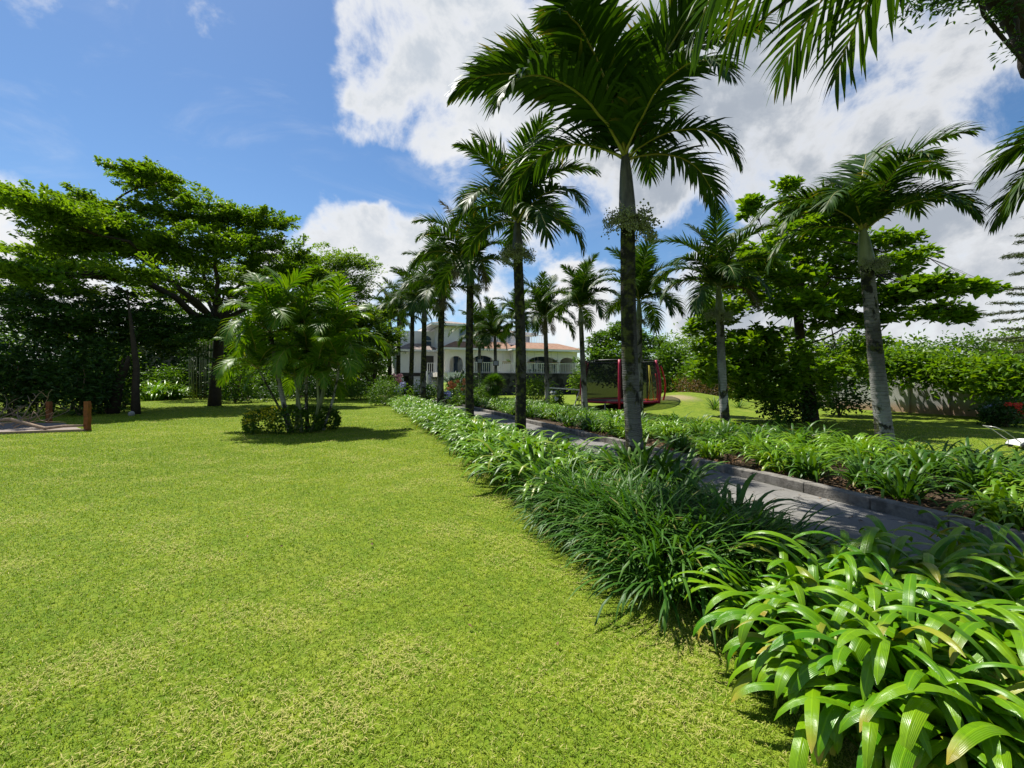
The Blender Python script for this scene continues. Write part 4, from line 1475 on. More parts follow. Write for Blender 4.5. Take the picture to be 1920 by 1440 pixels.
# hedge round the palm clump
root = empty('round_hedge', cb, 'low clipped round hedge with yellow new leaves circling the palm stems', 'hedge')
m_ = MB()
rgn = np.random.default_rng(5)
n = 5200
az = rgn.uniform(0, 2 * math.pi, n)
el = rgn.uniform(0, 1, n)
rr = 1.32 * (1 + .07 * np.sin(az * 5) + .05 * np.sin(az * 9 + 1))
prof = np.sqrt(np.clip(1 - np.abs(el * 2 - 1) ** 3, 0, 1))
top = rgn.random(n) < .4
r_ = np.where(top, rr * np.sqrt(rgn.random(n)), rr * (.80 + .2 * prof))
z_ = np.where(top, .64 - .20 * (r_ / rr) ** 3 + .08 * rgn.random(n) + .05 * np.sin(az * 4), el * .52 + .03)
C = np.stack([cb.x + r_ * np.cos(az), cb.y + r_ * np.sin(az), z_], -1) + rgn.normal(0, .03, (n, 3))
D = np.stack([np.cos(az), np.sin(az), rgn.uniform(-.2, .9, n)], -1) + rgn.normal(0, .6, (n, 3))
N_ = np.stack([np.cos(az) * .7, np.sin(az) * .7, np.full(n, .8)], -1) + rgn.normal(0, .4, (n, 3))
yel = (np.cos(az - 3.6) > .35) & (z_ > .3) & (rgn.random(n) < .30)
m_.leaves(C, D, N_, rgn.uniform(.07, .13, n), rgn.uniform(.04, .07, n), rgn.random(n), .15, np.repeat(np.where(yel, rgn.uniform(.4, 1, n), 0), 4))
m_.build('foliage', M['hedge_leaf'], root)
# ------------------------------------------------------------------ right side trees
# tropical almond
Ya = 17.0
tr = [gp(1520, Ya, -.1), gp(1518, Ya, .8), at(1512, 720, Ya), at(1502, 650, Ya), at(1496, 590, Ya), at(1500, 520, Ya), at(1510, 440, Ya)]
pads = [
    (1412, 384, 22, 8, 17.5, 120), (1402, 402, 14, 6, 17.5, 60), (1480, 350, 24, 10, 18, 160), (1500, 400, 50, 16, 18, 420), (1560, 420, 60, 18, 18, 480), (1500, 450, 70, 18, 18, 560),
    (1640, 455, 60, 12, 17.5, 420), (1700, 450, 30, 7, 17.5, 170), (1400, 500, 60, 14, 17, 420), (1470, 510, 60, 16, 18, 460), (1570, 500, 70, 16, 18, 520), (1660, 505, 55, 10, 17, 360),
    (1340, 530, 34, 10, 17, 230), (1740, 540, 60, 13, 16.5, 420), (1810, 540, 40, 8, 16.2, 240), (1850, 542, 24, 5, 16, 120), (1620, 550, 60, 12, 17.5, 380), (1680, 560, 50, 12, 16.5, 360),
    (1440, 560, 70, 14, 17, 480), (1360, 580, 50, 12, 16.5, 330), (1500, 575, 60, 12, 17, 400), (1560, 600, 60, 10, 17, 360), (1760, 585, 50, 12, 16.2, 360), (1800, 595, 22, 9, 16, 150),
    (1320, 620, 36, 16, 18, 300), (1350, 650, 50, 18, 17.5, 460), (1325, 690, 36, 18, 19, 360), (1420, 640, 60, 18, 18, 460), (1380, 700, 60, 20, 17.5, 480), (1480, 680, 60, 24, 18.5, 520),
    (1450, 730, 50, 20, 18, 400), (1570, 670, 60, 24, 19, 460), (1520, 730, 50, 20, 18.5, 360), (1620, 640, 50, 18, 18.5, 320),
]
pads = [(a_, b_, c_, d_ * 1.7, e_, int(n_ * 2.2)) for (a_, b_, c_, d_, e_, n_) in pads]
rq = random.Random(14)
pads = [(a_, b_, c_, d_, e_ + (rq.uniform(-3.6, 1.2) if a_ > 1345 else 0.6), n_) for (a_, b_, c_, d_, e_, n_) in pads]
pads += [(1420, 470, 50, 18, 15.5, 500), (1560, 560, 60, 16, 15.0, 600), (1640, 600, 50, 14, 15.2, 500), (1480, 520, 60, 16, 14.8, 600), (1700, 480, 50, 10, 15.5, 380), (1340, 600, 40, 12, 17.5, 500), (1430, 670, 50, 18, 17, 600), (1400, 735, 50, 16, 17.5, 500), (1550, 700, 50, 24, 19.5, 600),
         (1480, 630, 50, 14, 18.5, 500), (1540, 380, 40, 14, 18.5, 500), (1580, 460, 50, 16, 19, 600), (1450, 480, 50, 16, 18.5, 500), (1390, 540, 50, 14, 18, 500), (1530, 540, 60, 16, 18.5, 600)]
tree('almond_tree', 'large-leaved almond tree with open tiered branches on the far lawn', 'tree', tr, [.30, .24, .2, .17, .15, .12, .08], pads, .27, .15, M['almond_leaf'], M['bark_dark'], 7,
     per=10, sag=.05, limb_r=.42, twigs=7, tipf=.0, mode='rosette')

# trees behind trampoline
tr = [gp(1165, 41, -.1), gp(1165, 41, 1.5), at(1165, 670, 41)]
pads = [(1130, 640, 34, 20, 41, 1500), (1170, 622, 36, 16, 41, 1500), (1210, 645, 34, 22, 41, 1500), (1160, 665, 60, 24, 40, 2600), (1110, 675, 26, 22, 40, 1100), (1220, 690, 40, 24, 40, 1600), (1150, 705, 50, 20, 39, 1500)]
tree('leafy_tree', 'dense green round tree behind the trampoline', 'tree', tr, [.25, .2, .16], pads, .34, .18, M['mid_leaf'], M['bark_brown'], 8, per=30, limb_r=.5)
for i, (px, Y, wpx, zt, lf, n, lab) in enumerate([
        (1262, 36, 36, 4.6, 'mid_leaf', 2200, 'leafy bush behind the grass bank beside the trampoline'),
        (1330, 33, 50, 3.6, 'mid_leaf', 2400, 'leafy bush at the top of the grass bank'),
        (1290, 46, 60, 6.6, 'feather_leaf', 2200, 'pale scrubby tree on the skyline above the grass bank'),
        (1400, 40, 70, 5.6, 'mid_leaf', 2400, 'leafy tree behind the almond tree crown'),
        (1560, 33, 70, 4.6, 'dark_leaf', 2000, 'dark bush at the back behind the almond trunk'),
        (1690, 32, 60, 4.4, 'mid_leaf', 2200, 'leafy tree over the wall beyond the leaning palm'),
        (1800, 38, 60, 5.4, 'mid_leaf', 2400, 'distant bushy tree on the skyline over the wall'),
        (1900, 36, 60, 5.6, 'feather_leaf', 2600, 'olive bushy tree below the conifer boughs'),
        (2020, 34, 80, 6.0, 'mid_leaf', 2400, 'bushy tree over the wall at the edge of view')]):
    shrub('background_tree', lab, px, Y, wpx, zt, M[lf], .32, .16, int(n * 1.8), 960 + i, 'leafy background trees beyond the wall and bank', cat='tree', hollow=.55)
# large leaved shrubs spilling over the wall
for i, (px, Y, wpx, zt, zc, lf, n, lab) in enumerate([
        (1640, 21.5, 50, 3.3, 2.2, 'almond_leaf', 1700, 'big-leaved shrub over the wall behind the leaning palm trunk'),
        (1720, 20.0, 50, 3.1, 2.2, 'almond_leaf', 1700, 'big-leaved shrub tumbling over the middle of the wall'),
        (1800, 18.6, 60, 2.6, 1.9, 'almond_leaf', 2200, 'bright big-leaved shrub draped over the wall'),
        (1880, 17.0, 60, 2.4, 1.6, 'almond_leaf', 2200, 'big-leaved shrub hanging to the flowers at the wall end'),
        (1960, 16.0, 60, 2.6, 1.5, 'almond_leaf', 1700, 'big-leaved shrub at the wall end by the edge of view')]):
    shrub('wall_shrub', lab, px, Y, wpx, zt, M[lf], .26, .14, n, 980 + i, 'big-leaved shrubs along the concrete wall', zc=zc, hollow=.2, per=9, tilt=.5, stem=False)
shrub('dark_shrub', 'dark low shrub around the almond trunk foot', 1480, 16.8, 44, 1.05, M['dark_leaf'], .2, .09, 1200, 990)
shrub('dark_shrub', 'dark shrub shading the wall beside the almond trunk', 1575, 19.5, 36, 2.0, M['dark_leaf'], .22, .1, 1000, 991)
shrub('reddish_hedge', 'low reddish brown hedge along the top of the grass bank', 1325, 30, 60, 1.5, leafmat('russet_leaf', (.12, .07, .03), (.22, .13, .05), .25, .5), .12, .06, 2200, 992, cat='hedge', z0=.35)

# conifer at the edge of the view
root = empty('conifer', gp(2010, 24), 'tall conifer whose flat drooping boughs reach into view at the side', 'conifer')
m_ = MB()
m_.tube([gp(2010, 24, -.1), gp(2010, 24, 14)], [.35, .08], 10)
m_.build('trunk', M['bark_brown'], root, smooth=True)
nb, br = MB(), MB()
rgn = np.random.default_rng(17)
rg = random.Random(17)
for k in range(46):
    z = 3.4 + k * .21
    a_ = R(180) + R((k * 137.5) % 360) if k % 3 else R(180 + rg.uniform(-40, 40))
    Lb = 4.4 * (1 - (z - 3) / 14) * rg.uniform(.8, 1.1)
    c = gp(2010, 24, z)
    e = c + Vector((math.cos(a_) * Lb, math.sin(a_) * Lb, -.10 * Lb + rg.uniform(-.2, .2)))
    pts = bend_pts(c, e, rg, 8, -.05, .02)
    br.tube(pts, np.linspace(.05, .012, 8), 5)
    P = np.array([tuple(p) for p in pts])
    n = 260
    t = 1 - .62 * rgn.random(n)
    pos = np.stack([np.interp(t, np.linspace(0, 1, 8), P[:, q]) for q in range(3)], -1)
    off = rgn.normal(0, 1, (n, 3)) * np.array([.10, .10, .05])
    dv = np.array([math.cos(a_), math.sin(a_), -.1])
    D = dv * .8 + rgn.normal(0, .5, (n, 3)) + np.array([0, 0, -.15])
    nb.leaves(pos + off, D, rgn.normal(0, 1, (n, 3)), .22, .035, rgn.random(n))
br.build('branches', M['bark_brown'], root)
nb.build('needles', M['needle'], root)

trq = [gp(2120, 6.6, -.1), at(2080, 500, 6.6), at(2030, 280, 6.6), at(1972, 140, 6.5), at(1930, 50, 6.4), at(1850, -45, 6.2), at(1750, -110, 6.0)]
rq = random.Random(6)
tr, rdq = [], []
for i in range(len(trq) - 1):
    for q in range(7):
        tr.append(trq[i].lerp(trq[i + 1], q / 7) + Vector((rq.uniform(-.025, .025), 0, rq.uniform(-.02, .02))))
        rdq.append(np.interp(i + q / 7, range(7), [.36, .30, .26, .24, .22, .16, .10]) * rq.uniform(.9, 1.12))
pads = [(1800, -12, 60, 14, 6.0, 420), (1740, -12, 50, 12, 5.8, 300), (1880, 20, 22, 14, 6.1, 120), (1912, 80, 10, 20, 6.2, 70), (1880, -60, 90, 40, 6.3, 500), (1990, 40, 50, 40, 6.6, 320), (1990, 250, 40, 40, 6.6, 240)]
tree('leaning_tree', 'dark rough trunk of a leaning tree arching into the top corner of the view', 'tree', tr, rdq, pads, .12, .035, M['dark_leaf'], M['bark_dark'], 12, per=30, limb_r=.5, cl=.14)

# concrete garden wall
wa, wb_ = gp(1530, 26), gp(1960, 17.2)
dw = (wb_ - wa)
wall_o = empty('garden_wall', wa, 'stained grey concrete garden wall behind the shaded far lawn', 'wall', rz=math.atan2(dw.y, dw.x))
m_ = MB()
Lw = dw.length
npan = 6
for k in range(npan):
    m_.box(k * Lw / npan + .004, (k + 1) * Lw / npan - .004, 0, .18, -.1, 2.0 - .06 * (k % 2))
m_.build('panels', M['concrete'], wall_o, local=True)
m_ = MB()
m_.box(-.1, Lw + .1, -.05, .23, 2.003, 2.10)
m_.build('coping', M['concrete'], wall_o, local=True)
for k in range(npan + 1):
    m_ = MB()
    m_.box(k * Lw / npan - .12, k * Lw / npan + .12, -.06, -.003, -.1, 2.0)
    m_.build('pier', M['concrete'], wall_o, local=True)


# flowers by the wall end
def flower_bush(name, label, px, Y, wpx, zt, leaf, petal, nf, seed, fs=.05, ball=.10, z0=0.0):
    root = shrub(name, label, px, Y, wpx, zt, leaf, .16, .07, 700, seed, cat='flowering shrub', z0=z0)
    rgn = np.random.default_rng(seed + 1)
    p = root.location
    rw = wpx / F * Y
    for k in range(nf):
        m_ = MB()
        a_ = rgn.uniform(0, 2 * math.pi)
        c = np.array([p.x + rw * .85 * math.cos(a_) * rgn.random() ** .4, p.y - abs(rw * .8 * math.sin(a_)), z0 + zt * rgn.uniform(.55, 1.05)])
        n = 26
        off = rgn.normal(0, 1, (n, 3))
        off /= np.linalg.norm(off, axis=1)[:, None]
        m_.leaves(c + off * ball * np.array([1, 1, .7]), rgn.normal(0, 1, (n, 3)), off, fs * 1.6, fs, rgn.random(n))
        m_.build('flower_head', petal, root)
    return root


flower_bush('flower_bush', 'bush with red flower heads below the wall end', 1885, 15.0, 26, .85, M['dark_leaf'], M['red_petal'], 5, 1001, .05, .085)
flower_bush('flower_bush', 'bush with pale lilac flowers beside the red-flowered bush', 1862, 15.6, 18, .7, M['dark_leaf'], M['lilac_petal'], 4, 1003, .05, .08)
flower_bush('flower_bush', 'orange and pink flowering shrub before the arched porch', 857, 31, 24, 1.55, M['bright_leaf'], M['orange_petal'], 14, 1005, .08, .13)
flower_bush('flower_bush', 'low clump of lilac flower heads beside the orange flowering shrub', 838, 29, 14, .8, M['mid_leaf'], M['lilac_petal'], 6, 1007, .1, .16)
flower_bush('flower_bush', 'shrub with pink flowers beside the seventh palm', 745, 34, 12, 1.9, M['dark_leaf'], M['pink_petal'], 5, 1009, .12, .2)
flower_bush('flower_bush', 'shrub with white and lilac flowers at the end of the lily border', 754, 32, 12, 1.3, M['dark_leaf'], M['lilac_petal'], 7, 1011, .12, .2)
flower_bush('flower_bush', 'white flowering lily at the foot of the trestle bar', 1043, 25.2, 10, .85, M['mid_leaf'], M['white_petal'], 2, 1013, .12, .12)
shrub('garden_shrub', 'green shrub between the second palm and the dark terrace wall', 1000, 28, 34, 1.6, M['bright_leaf'], .26, .07, 1300, 1021)
shrub('garden_shrub', 'leafy shrub growing at the foot of the terrace wall', 905, 31, 30, 1.0, M['mid_leaf'], .2, .1, 1200, 1022)
shrub('garden_shrub', 'leafy shrub beside the fourth palm at the stair foot', 795, 31, 26, 1.25, M['mid_leaf'], .2, .1, 1200, 1023)
shrub('garden_shrub', 'small bush growing against the dark terrace wall', 1083, 34, 14, 2.2, M['bright_leaf'], .24, .12, 600, 1024, zc=1.4)
shrub('garden_shrub', 'low bush beside the drive at the porch foot', 870, 27, 24, .7, M['mid_leaf'], .16, .08, 1100, 1025)
shrub('garden_shrub', 'dark leafy shrub under the cactus tree by the porch', 880, 36, 34, 1.9, M['dark_leaf'], .22, .11, 1100, 1026)

# shaggy ball topiary on a short trunk
pb = gp(926, 26.5)
root = empty('shaggy_topiary', pb, 'shaggy round topiary ball on a short dark trunk beside the drive', 'topiary')
m_ = MB()
m_.tube([pb + Vector((0, 0, -.05)), pb + Vector((.03, 0, .9))], [.13, .10], 8)
m_.build('trunk', M['bark_dark'], root, smooth=True)
rgn = np.random.default_rng(55)
n = 900
u = rgn.normal(0, 1, (n, 3))
u /= np.linalg.norm(u, axis=1)[:, None]
m_ = MB()
c = np.array([pb.x, pb.y, 1.35])
P0 = c + u * .22
P1 = c + u * .5
P2 = c + u * (.74 + .1 * rgn.random(n))[:, None] + np.array([0, 0, -.10])
side = np.cross(u, np.array([0.1, .2, 1.0]))
side /= np.linalg.norm(side, axis=1)[:, None]
m_.ribbons(np.stack([P0, P1, P2], 1), side[:, None, :], np.tile(np.array([.02, .045, .005]), (n, 1)), rgn.random(n))
m_.build('foliage', M['lily_dark'], root)

# cactus-like branching plant before the porch
pc = gp(852, 36)
root = empty('cactus_tree', pc, 'dark branching cactus-like tree before the arched porch', 'cactus')
m_ = MB()
rg = random.Random(12)
m_.tube([pc + Vector((0, 0, -.05)), pc + Vector((0, 0, 1.2))], [.14, .11], 8)
m_.build('trunk', M['bark_dark'], root, smooth=True)
m_ = MB()
for k in range(26):
    a_ = rg.uniform(0, 6.28)
    el = rg.uniform(.1, 1.3)
    s0 = pc + Vector((0, 0, rg.uniform(.7, 1.2)))
    d = Vector((math.cos(a_) * math.cos(el), math.sin(a_) * math.cos(el), math.sin(el)))
    L = rg.uniform(.6, 1.25)
    m_.tube([s0, s0 + d * L * .6 + Vector((0, 0, .05)), s0 + d * L + Vector((0, 0, .4))], [.06, .075, .03], 6)
    for q in range(5):
        b0 = s0 + d * L * rg.uniform(.5, 1)
        m_.tube([b0, b0 + Vector((rg.uniform(-.2, .2), rg.uniform(-.2, .2), rg.uniform(.15, .45)))], [.05, .02], 5)
m_.build('stems', plain('cactus_skin', (.045, .08, .045), .6, var=.4), root, smooth=True)

# ------------------------------------------------------------------ trampoline
pt = gp(1163, 24.6)
root = empty('trampoline', pt, 'round trampoline with black safety net and red padded poles', 'trampoline')
Rt, zb, zt_ = 2.12, .42, 2.62
m_ = MB()
K = 48
ang = np.arange(K + 1) * 2 * math.pi / K
ringp = [(math.cos(q) * Rt, math.sin(q) * Rt) for q in ang]
V, Fq = [], []
for i in range(K):
    (x0, y0), (x1, y1) = ringp[i], ringp[i + 1]
    b_ = len(V)
    f_ = .955
    V += [(x0, y0, zb + .06), (x1, y1, zb + .06), (x1 * f_, y1 * f_, zt_), (x0 * f_, y0 * f_, zt_)]
    Fq.append((b_, b_ + 1, b_ + 2, b_ + 3))
m_.add(V, np.array(Fq))
m_.build('safety_net', M['net'], root, local=True)
m_ = MB()
m_.tube([(x * .955, y * .955, zt_) for x, y in ringp], .035, 6, cap=False)
m_.build('net_rim', M['black_plastic'], root, local=True, smooth=True)
m_ = MB()
V = []
Fq = []
for i in range(K):
    for j in range(4):
        pass
prof = [(Rt - .02, zb - .06), (Rt + .10, zb), (Rt + .08, zb + .06), (Rt - .25, zb + .07), (Rt - .25, zb)]
for i in range(K):
    for (r_, z_) in prof:
        V.append((math.cos(ang[i]) * r_, math.sin(ang[i]) * r_, z_))
for i in range(K):
    for j in range(len(prof)):
        a0, a1 = i * 5 + j, i * 5 + (j + 1) % 5
        b0, b1 = ((i + 1) % K) * 5 + j, ((i + 1) % K) * 5 + (j + 1) % 5
        Fq.append((a0, b0, b1, a1))
m_.add(V, np.array(Fq))
m_.build('edge_pad', M['red_vinyl'], root, local=True, smooth=True)
m_ = MB()
V = [(math.cos(q) * (Rt - .25), math.sin(q) * (Rt - .25), zb + .03) for q in ang[:-1]]
m_.add(V, np.array([list(range(K))]))
m_.build('jumping_mat', M['black_plastic'], root, local=True)
for k in range(6):
    q = R(-105 + 60 * k)
    cx, sy = math.cos(q), math.sin(q)
    m_ = MB()
    ts = np.linspace(0, 1, 12)
    pts = [(cx * (Rt + .10 + .20 * math.sin(t * math.pi) - .12 * t), sy * (Rt + .10 + .20 * math.sin(t * math.pi) - .12 * t), .05 + (zt_ - .05) * t) for t in ts]
    m_.tube(pts, .065, 8)
    m_.build('padded_pole', M['red_vinyl'] if k != 2 else M['red_tube'], root, local=True, smooth=True)
for k in range(8):
    q = R(10 + 45 * k)
    m_ = MB()
    m_.tube([(math.cos(q) * Rt, math.sin(q) * Rt, zb - .03), (math.cos(q) * (Rt + .02), math.sin(q) * (Rt + .02), -.02)], .03, 6)
    m_.build('leg', M['grey_metal'], root, local=True)

# second hoop play frame beside it with swing
ph = at(1222, HY, 22.3)
root = empty('hoop_frame', gp(1238, 23.5), 'curved red tube hoop standing beside the trampoline', 'play frame')
m_ = MB()
hx = gp(1238, 23.5)
pts = []
for k in range(15):
    t = k / 14
    x_ = .05 + .27 * math.sin(t * math.pi)
    pts.append((x_ - .05, 0, .03 + 2.35 * t))
m_.tube(pts, .05, 8)
m_.build('outer_tube', M['red_tube'], root, local=True, smooth=True)
m_ = MB()
pts = [(-.02 + .12 * math.sin(k / 10 * math.pi) - .14, .25, .03 + 1.9 * k / 10) for k in range(11)]
m_.tube(pts, .045, 8)
m_.build('inner_tube', M['red_tube'], root, local=True, smooth=True)
m_ = MB()
m_.bar((-.72, -.02, 2.385), (.06, -.02, 2.385), .07)
m_.bar((-.70, -.02, 2.385), (-.70, -.02, -.02), .06)
m_.bar((-.15, .25, 1.90), (-.02, 0, 2.36), .04)
m_.build('top_bar', M['black_plastic'], root, local=True)
sw = gp(1221, 23.1)
root = empty('toy_swing', (sw.x, sw.y, 0), 'toy swing with orange seat on yellow ropes beside the trampoline', 'swing')
m_ = MB()
zs = .52
for (dx, dy) in ((-.14, 0), (.12, 0)):
    m_.tube([(dx * 1.1, dy, zs + .04), (dx * .5, dy, 1.3), (-.03 + dx * .1, .3, 2.36)], .022, 6)
m_.build('ropes', M['yellow_rope'], root, local=True, smooth=True)
m_ = MB()
m_.box(-.26, .26, -.13, .13, zs, zs + .045)
m_.box(-.28, -.262, -.14, .14, zs - .01, zs + .10)
m_.box(.262, .28, -.14, .14, zs - .01, zs + .10)
m_.build('seat', M['orange_plastic'], root, local=True)

# trestle bar before the terrace wall
root = empty('metal_trestle', gp(1060, 27), 'pale grey trestle frame with long top bar before the dark terrace wall', 'frame')
m_ = MB()
A_, B_ = at(1030, 727, 27) - root.location, at(1087, 731, 26.6) - root.location
m_.bar(A_, B_, .07)
m_.build('top_bar', M['white_metal'], root, local=True)
for e, off in ((A_, -.35), (B_, -.40)):
    for q in (0, off):
        m_ = MB()
        m_.bar((e[0], e[1], e[2] - .03), (e[0] + q, e[1] - .35 * (1 if q else -1), -.02), .05)
        m_.build('leg', M['grey_metal'], root, local=True)

# lamp boxes on palm trunks
for (p, mat_, lab) in ((lamp_a, 'black_plastic', 'black lamp box on the trunk of the small palm before the terrace'), (lamp_b, 'black_plastic', 'black lamp box on the palm trunk before the arched porch'), (box_palm, 'grey_metal', 'small grey box on the trunk of the seventh lawn palm')):
    root = empty('lamp_box', p, lab, 'lamp box', 'boxes on palm trunks')
    m_ = MB()
    m_.box(-.22, .22, -.12, .06, -.2, .2)
    m_.build('housing', M[mat_], root, local=True)
    m_ = MB()
    m_.box(-.18, .18, -.128, -.122, -.16, .16)
    m_.build('lens', M['glass'], root, local=True)

# ------------------------------------------------------------------ posts, branch pile, gravel
def timber_post(px, Y, h, label):
    p = gp(px, Y)
    root_ = MB()
    nseg = 10
    w_ = .065
    V = []
    for k in range(nseg + 1):
        z = -.1 + (h + .1) * k / nseg
        tw = .01 * math.sin(k * 1.7)
        b_ = w_ * (1 - (.10 if k == nseg else 0))
        for (sx, sy) in ((-1, -1), (1, -1), (1, 1), (-1, 1)):
            V.append((p.x + sx * b_ + tw, p.y + sy * b_, z - (.012 if k == nseg and sx < 0 else 0)))
    Fq = [(i * 4 + j, i * 4 + (j + 1) % 4, (i + 1) * 4 + (j + 1) % 4, (i + 1) * 4 + j) for i in range(nseg) for j in range(4)]
    root_.add(V, [np.array(Fq), np.array([(nseg * 4, nseg * 4 + 1, nseg * 4 + 2, nseg * 4 + 3)])])
    return tag(root_.build('wooden_post', M['post_wood'], origin=p), label, 'post', 'reddish wooden posts at the lawn corner')


timber_post(164, 13.9, .93, 'taller reddish wooden post at the corner of the timber-edged patch')
timber_post(92, 16.4, .80, 'shorter reddish wooden post behind the branch pile')

M['gravel'] = plain('grey_dirt', (.26, .22, .19), .95, .1, var=.6, scale=14, bump=.6, bscale=60)
mb = MB()
p1, p2 = gp(164, 13.75), gp(-160, 12.3)
p3, p4 = gp(-160, 17.0), gp(120, 16.2)
mb.add([tuple(v + Vector((0, 0, .012))) for v in (p1, p4, p3, p2)], np.array([(0, 1, 2, 3)]))
tag(mb.build('dirt_patch', M['gravel']), kind='structure')
mb = MB()
mb.bar(p1 + Vector((.0, -.1, .035)), p2 + Vector((0, -.1, .035)), .10, .09)
tag(mb.build('edging_timber', M['dead_wood'], origin=p1), 'weathered timber edging along the dirt patch', 'edging')
root = empty('branch_pile', gp(40, 14.6), 'heap of bare dead branches lying by the wooden posts', 'branch pile')
rg = random.Random(4)
mbs = MB()
pts = [gp(-40, 14.2, .25), gp(20, 14.3, .32), at(60, 797, 14.2), at(85, 803, 14.0), at(120, 799, 13.9), at(156, 798, 13.8)]
mbs.tube(pts, [.07, .06, .055, .05, .045, .035], 7)
mbs.build('branch', M['dead_wood'], root, smooth=True)
for k in range(18):
    m_ = MB()
    s0 = gp(rg.uniform(-40, 60), rg.uniform(13.9, 15.4), rg.uniform(.05, .3))
    a_ = rg.uniform(-.6, 3.6)
    p = s0.copy()
    pts = [p]
    d = Vector((math.cos(a_), .5 * math.sin(a_), rg.uniform(.05, .7)))
    for q in range(6):
        d = (d + Vector((rg.uniform(-.4, .4), rg.uniform(-.4, .4), rg.uniform(-.35, .25)))).normalized()
        p = p + d * rg.uniform(.15, .32)
        p.z = max(p.z, .03)
        pts.append(p)
    m_.tube(pts, np.linspace(.020, .004, 7), 5)
    for q in (2, 3, 4):
        e = pts[q] + Vector((rg.uniform(-.4, .4), rg.uniform(-.3, .3), rg.uniform(.0, .4)))
        m_.tube([pts[q], pts[q].lerp(e, .5) + Vector((0, 0, .04)), e], [.013, .009, .004], 4)
    m_.build('branch', M['dead_wood'], root, smooth=True)
# pale stone at the trunk foot
mb = MB()
pr = gp(247, 19.6)
rgn = np.random.default_rng(2)
V = []
for i in range(7):
    for j in range(10):
        q = math.pi * i / 6
        f_ = 2 * math.pi * j / 10
        r_ = .12 * (1 + .12 * math.sin(3 * f_ + i))
        V.append((pr.x + r_ * math.sin(q) * math.cos(f_), pr.y + r_ * math.sin(q) * math.sin(f_), .09 + .13 * math.cos(q)))
mb.add(V, np.array([(i * 10 + j, i * 10 + (j + 1) % 10, (i + 1) * 10 + (j + 1) % 10, (i + 1) * 10 + j) for i in range(6) for j in range(10)]))
tag(mb.build('stone', plain('pale_stone', (.26, .26, .24), .9, var=.4), origin=pr, smooth=True), 'pale rounded stone at the foot of the slim dark trunk', 'stone')

# small spiky plants on the far lawn
for i, (px, Y, s_, lab) in enumerate([(1340, 21.5, 1.0, 'small spiky plant on the grass bank behind the slender palm'), (1462, 14.5, .8, 'spiky plant at the lawn edge behind the kerbed bed'), (1385, 22.5, .8, 'pale spiky plant at the foot of the grass bank')]):
    p = gp(px, Y)
    p.z = hz(p.x, p.y)
    put(strap_mesh('spiky_plant', M['lily_dark'] if i == 0 else M['grassy'], 34, .8, .05, 1100 + i, .08, (20, 85), (10, 70), 5), 'spiky_plant', p, i, s_, lab, 'plant')

# lawn mower at the edge of the far lawn
pm = gp(1934, 10.3)
root = empty('lawn_mower', pm, 'white lawn mower with thin grey handle at the far lawn edge', 'lawn mower', rz=R(-14))
root.scale = (.85, .85, .8)
m_ = MB()
prof = [(-.42, .10), (-.36, .20), (-.1, .26), (.3, .26), (.45, .18), (.47, .09)]
V = [(x, s_ * .24, z) for s_ in (-1, 1) for (x, z) in prof] + [(x, s_ * .24, .07) for s_ in (-1, 1) for (x, z) in prof]
Fq = [(i, i + 1, 6 + i + 1, 6 + i) for i in range(5)] + [(12 + i, 12 + i + 1, i + 1, i) for i in range(5)] + [(18 + i, 6 + i, 6 + i + 1, 18 + i + 1) for i in range(5)]
m_.add(V, np.array(Fq))
m_.build('deck', M['white_plastic'], root, local=True)
m_ = MB()
m_.tube([(0.12, 0, .26), (0.12, 0, .36), (.12, 0, .41)], [.13, .12, .05], 12)
m_.build('engine_cover', M['red_tube'], root, local=True, smooth=True)
for x in (-.30, .34):
    for y in (-.27, .27):
        m_ = MB()
        m_.tube([(x, y - .02, .09), (x, y + .02, .09)], [.09, .09], 14)
        m_.build('wheel', M['black_plastic'], root, local=True)
m_ = MB()
for y in (-.2, .2):
    m_.tube([(-.36, y, .18), (-.75, y, .52), (-.95, y, .62)], .013, 6)
m_.tube([(-.95, -.2, .62), (-.95, .2, .62)], .013, 6)
m_.build('handle', M['grey_metal'], root, local=True, smooth=True)

# ------------------------------------------------------------------ the house
TH = R(22)
HO = Vector(((834 - CX) / F * 46, 46, 0))
house = empty('house', HO, 'white two-storey house with terracotta roofs, arched porch and dark stone terrace', 'house', rz=TH)
cT, sT = math.cos(TH), math.sin(TH)


def hu(px, v=0.0):
    """local x of the point of the plane local y=v seen at pixel column px"""
    k = (px - CX) / F
    ox, oy = HO.x - v * sT, HO.y + v * cT
    return (k * oy - ox) / (cT - k * sT)


def hzv(px, py, v=0.0):
    u = hu(px, v)
    Y = HO.y + u * sT + v * cT
    return EYE - (py - HY) / F * Y


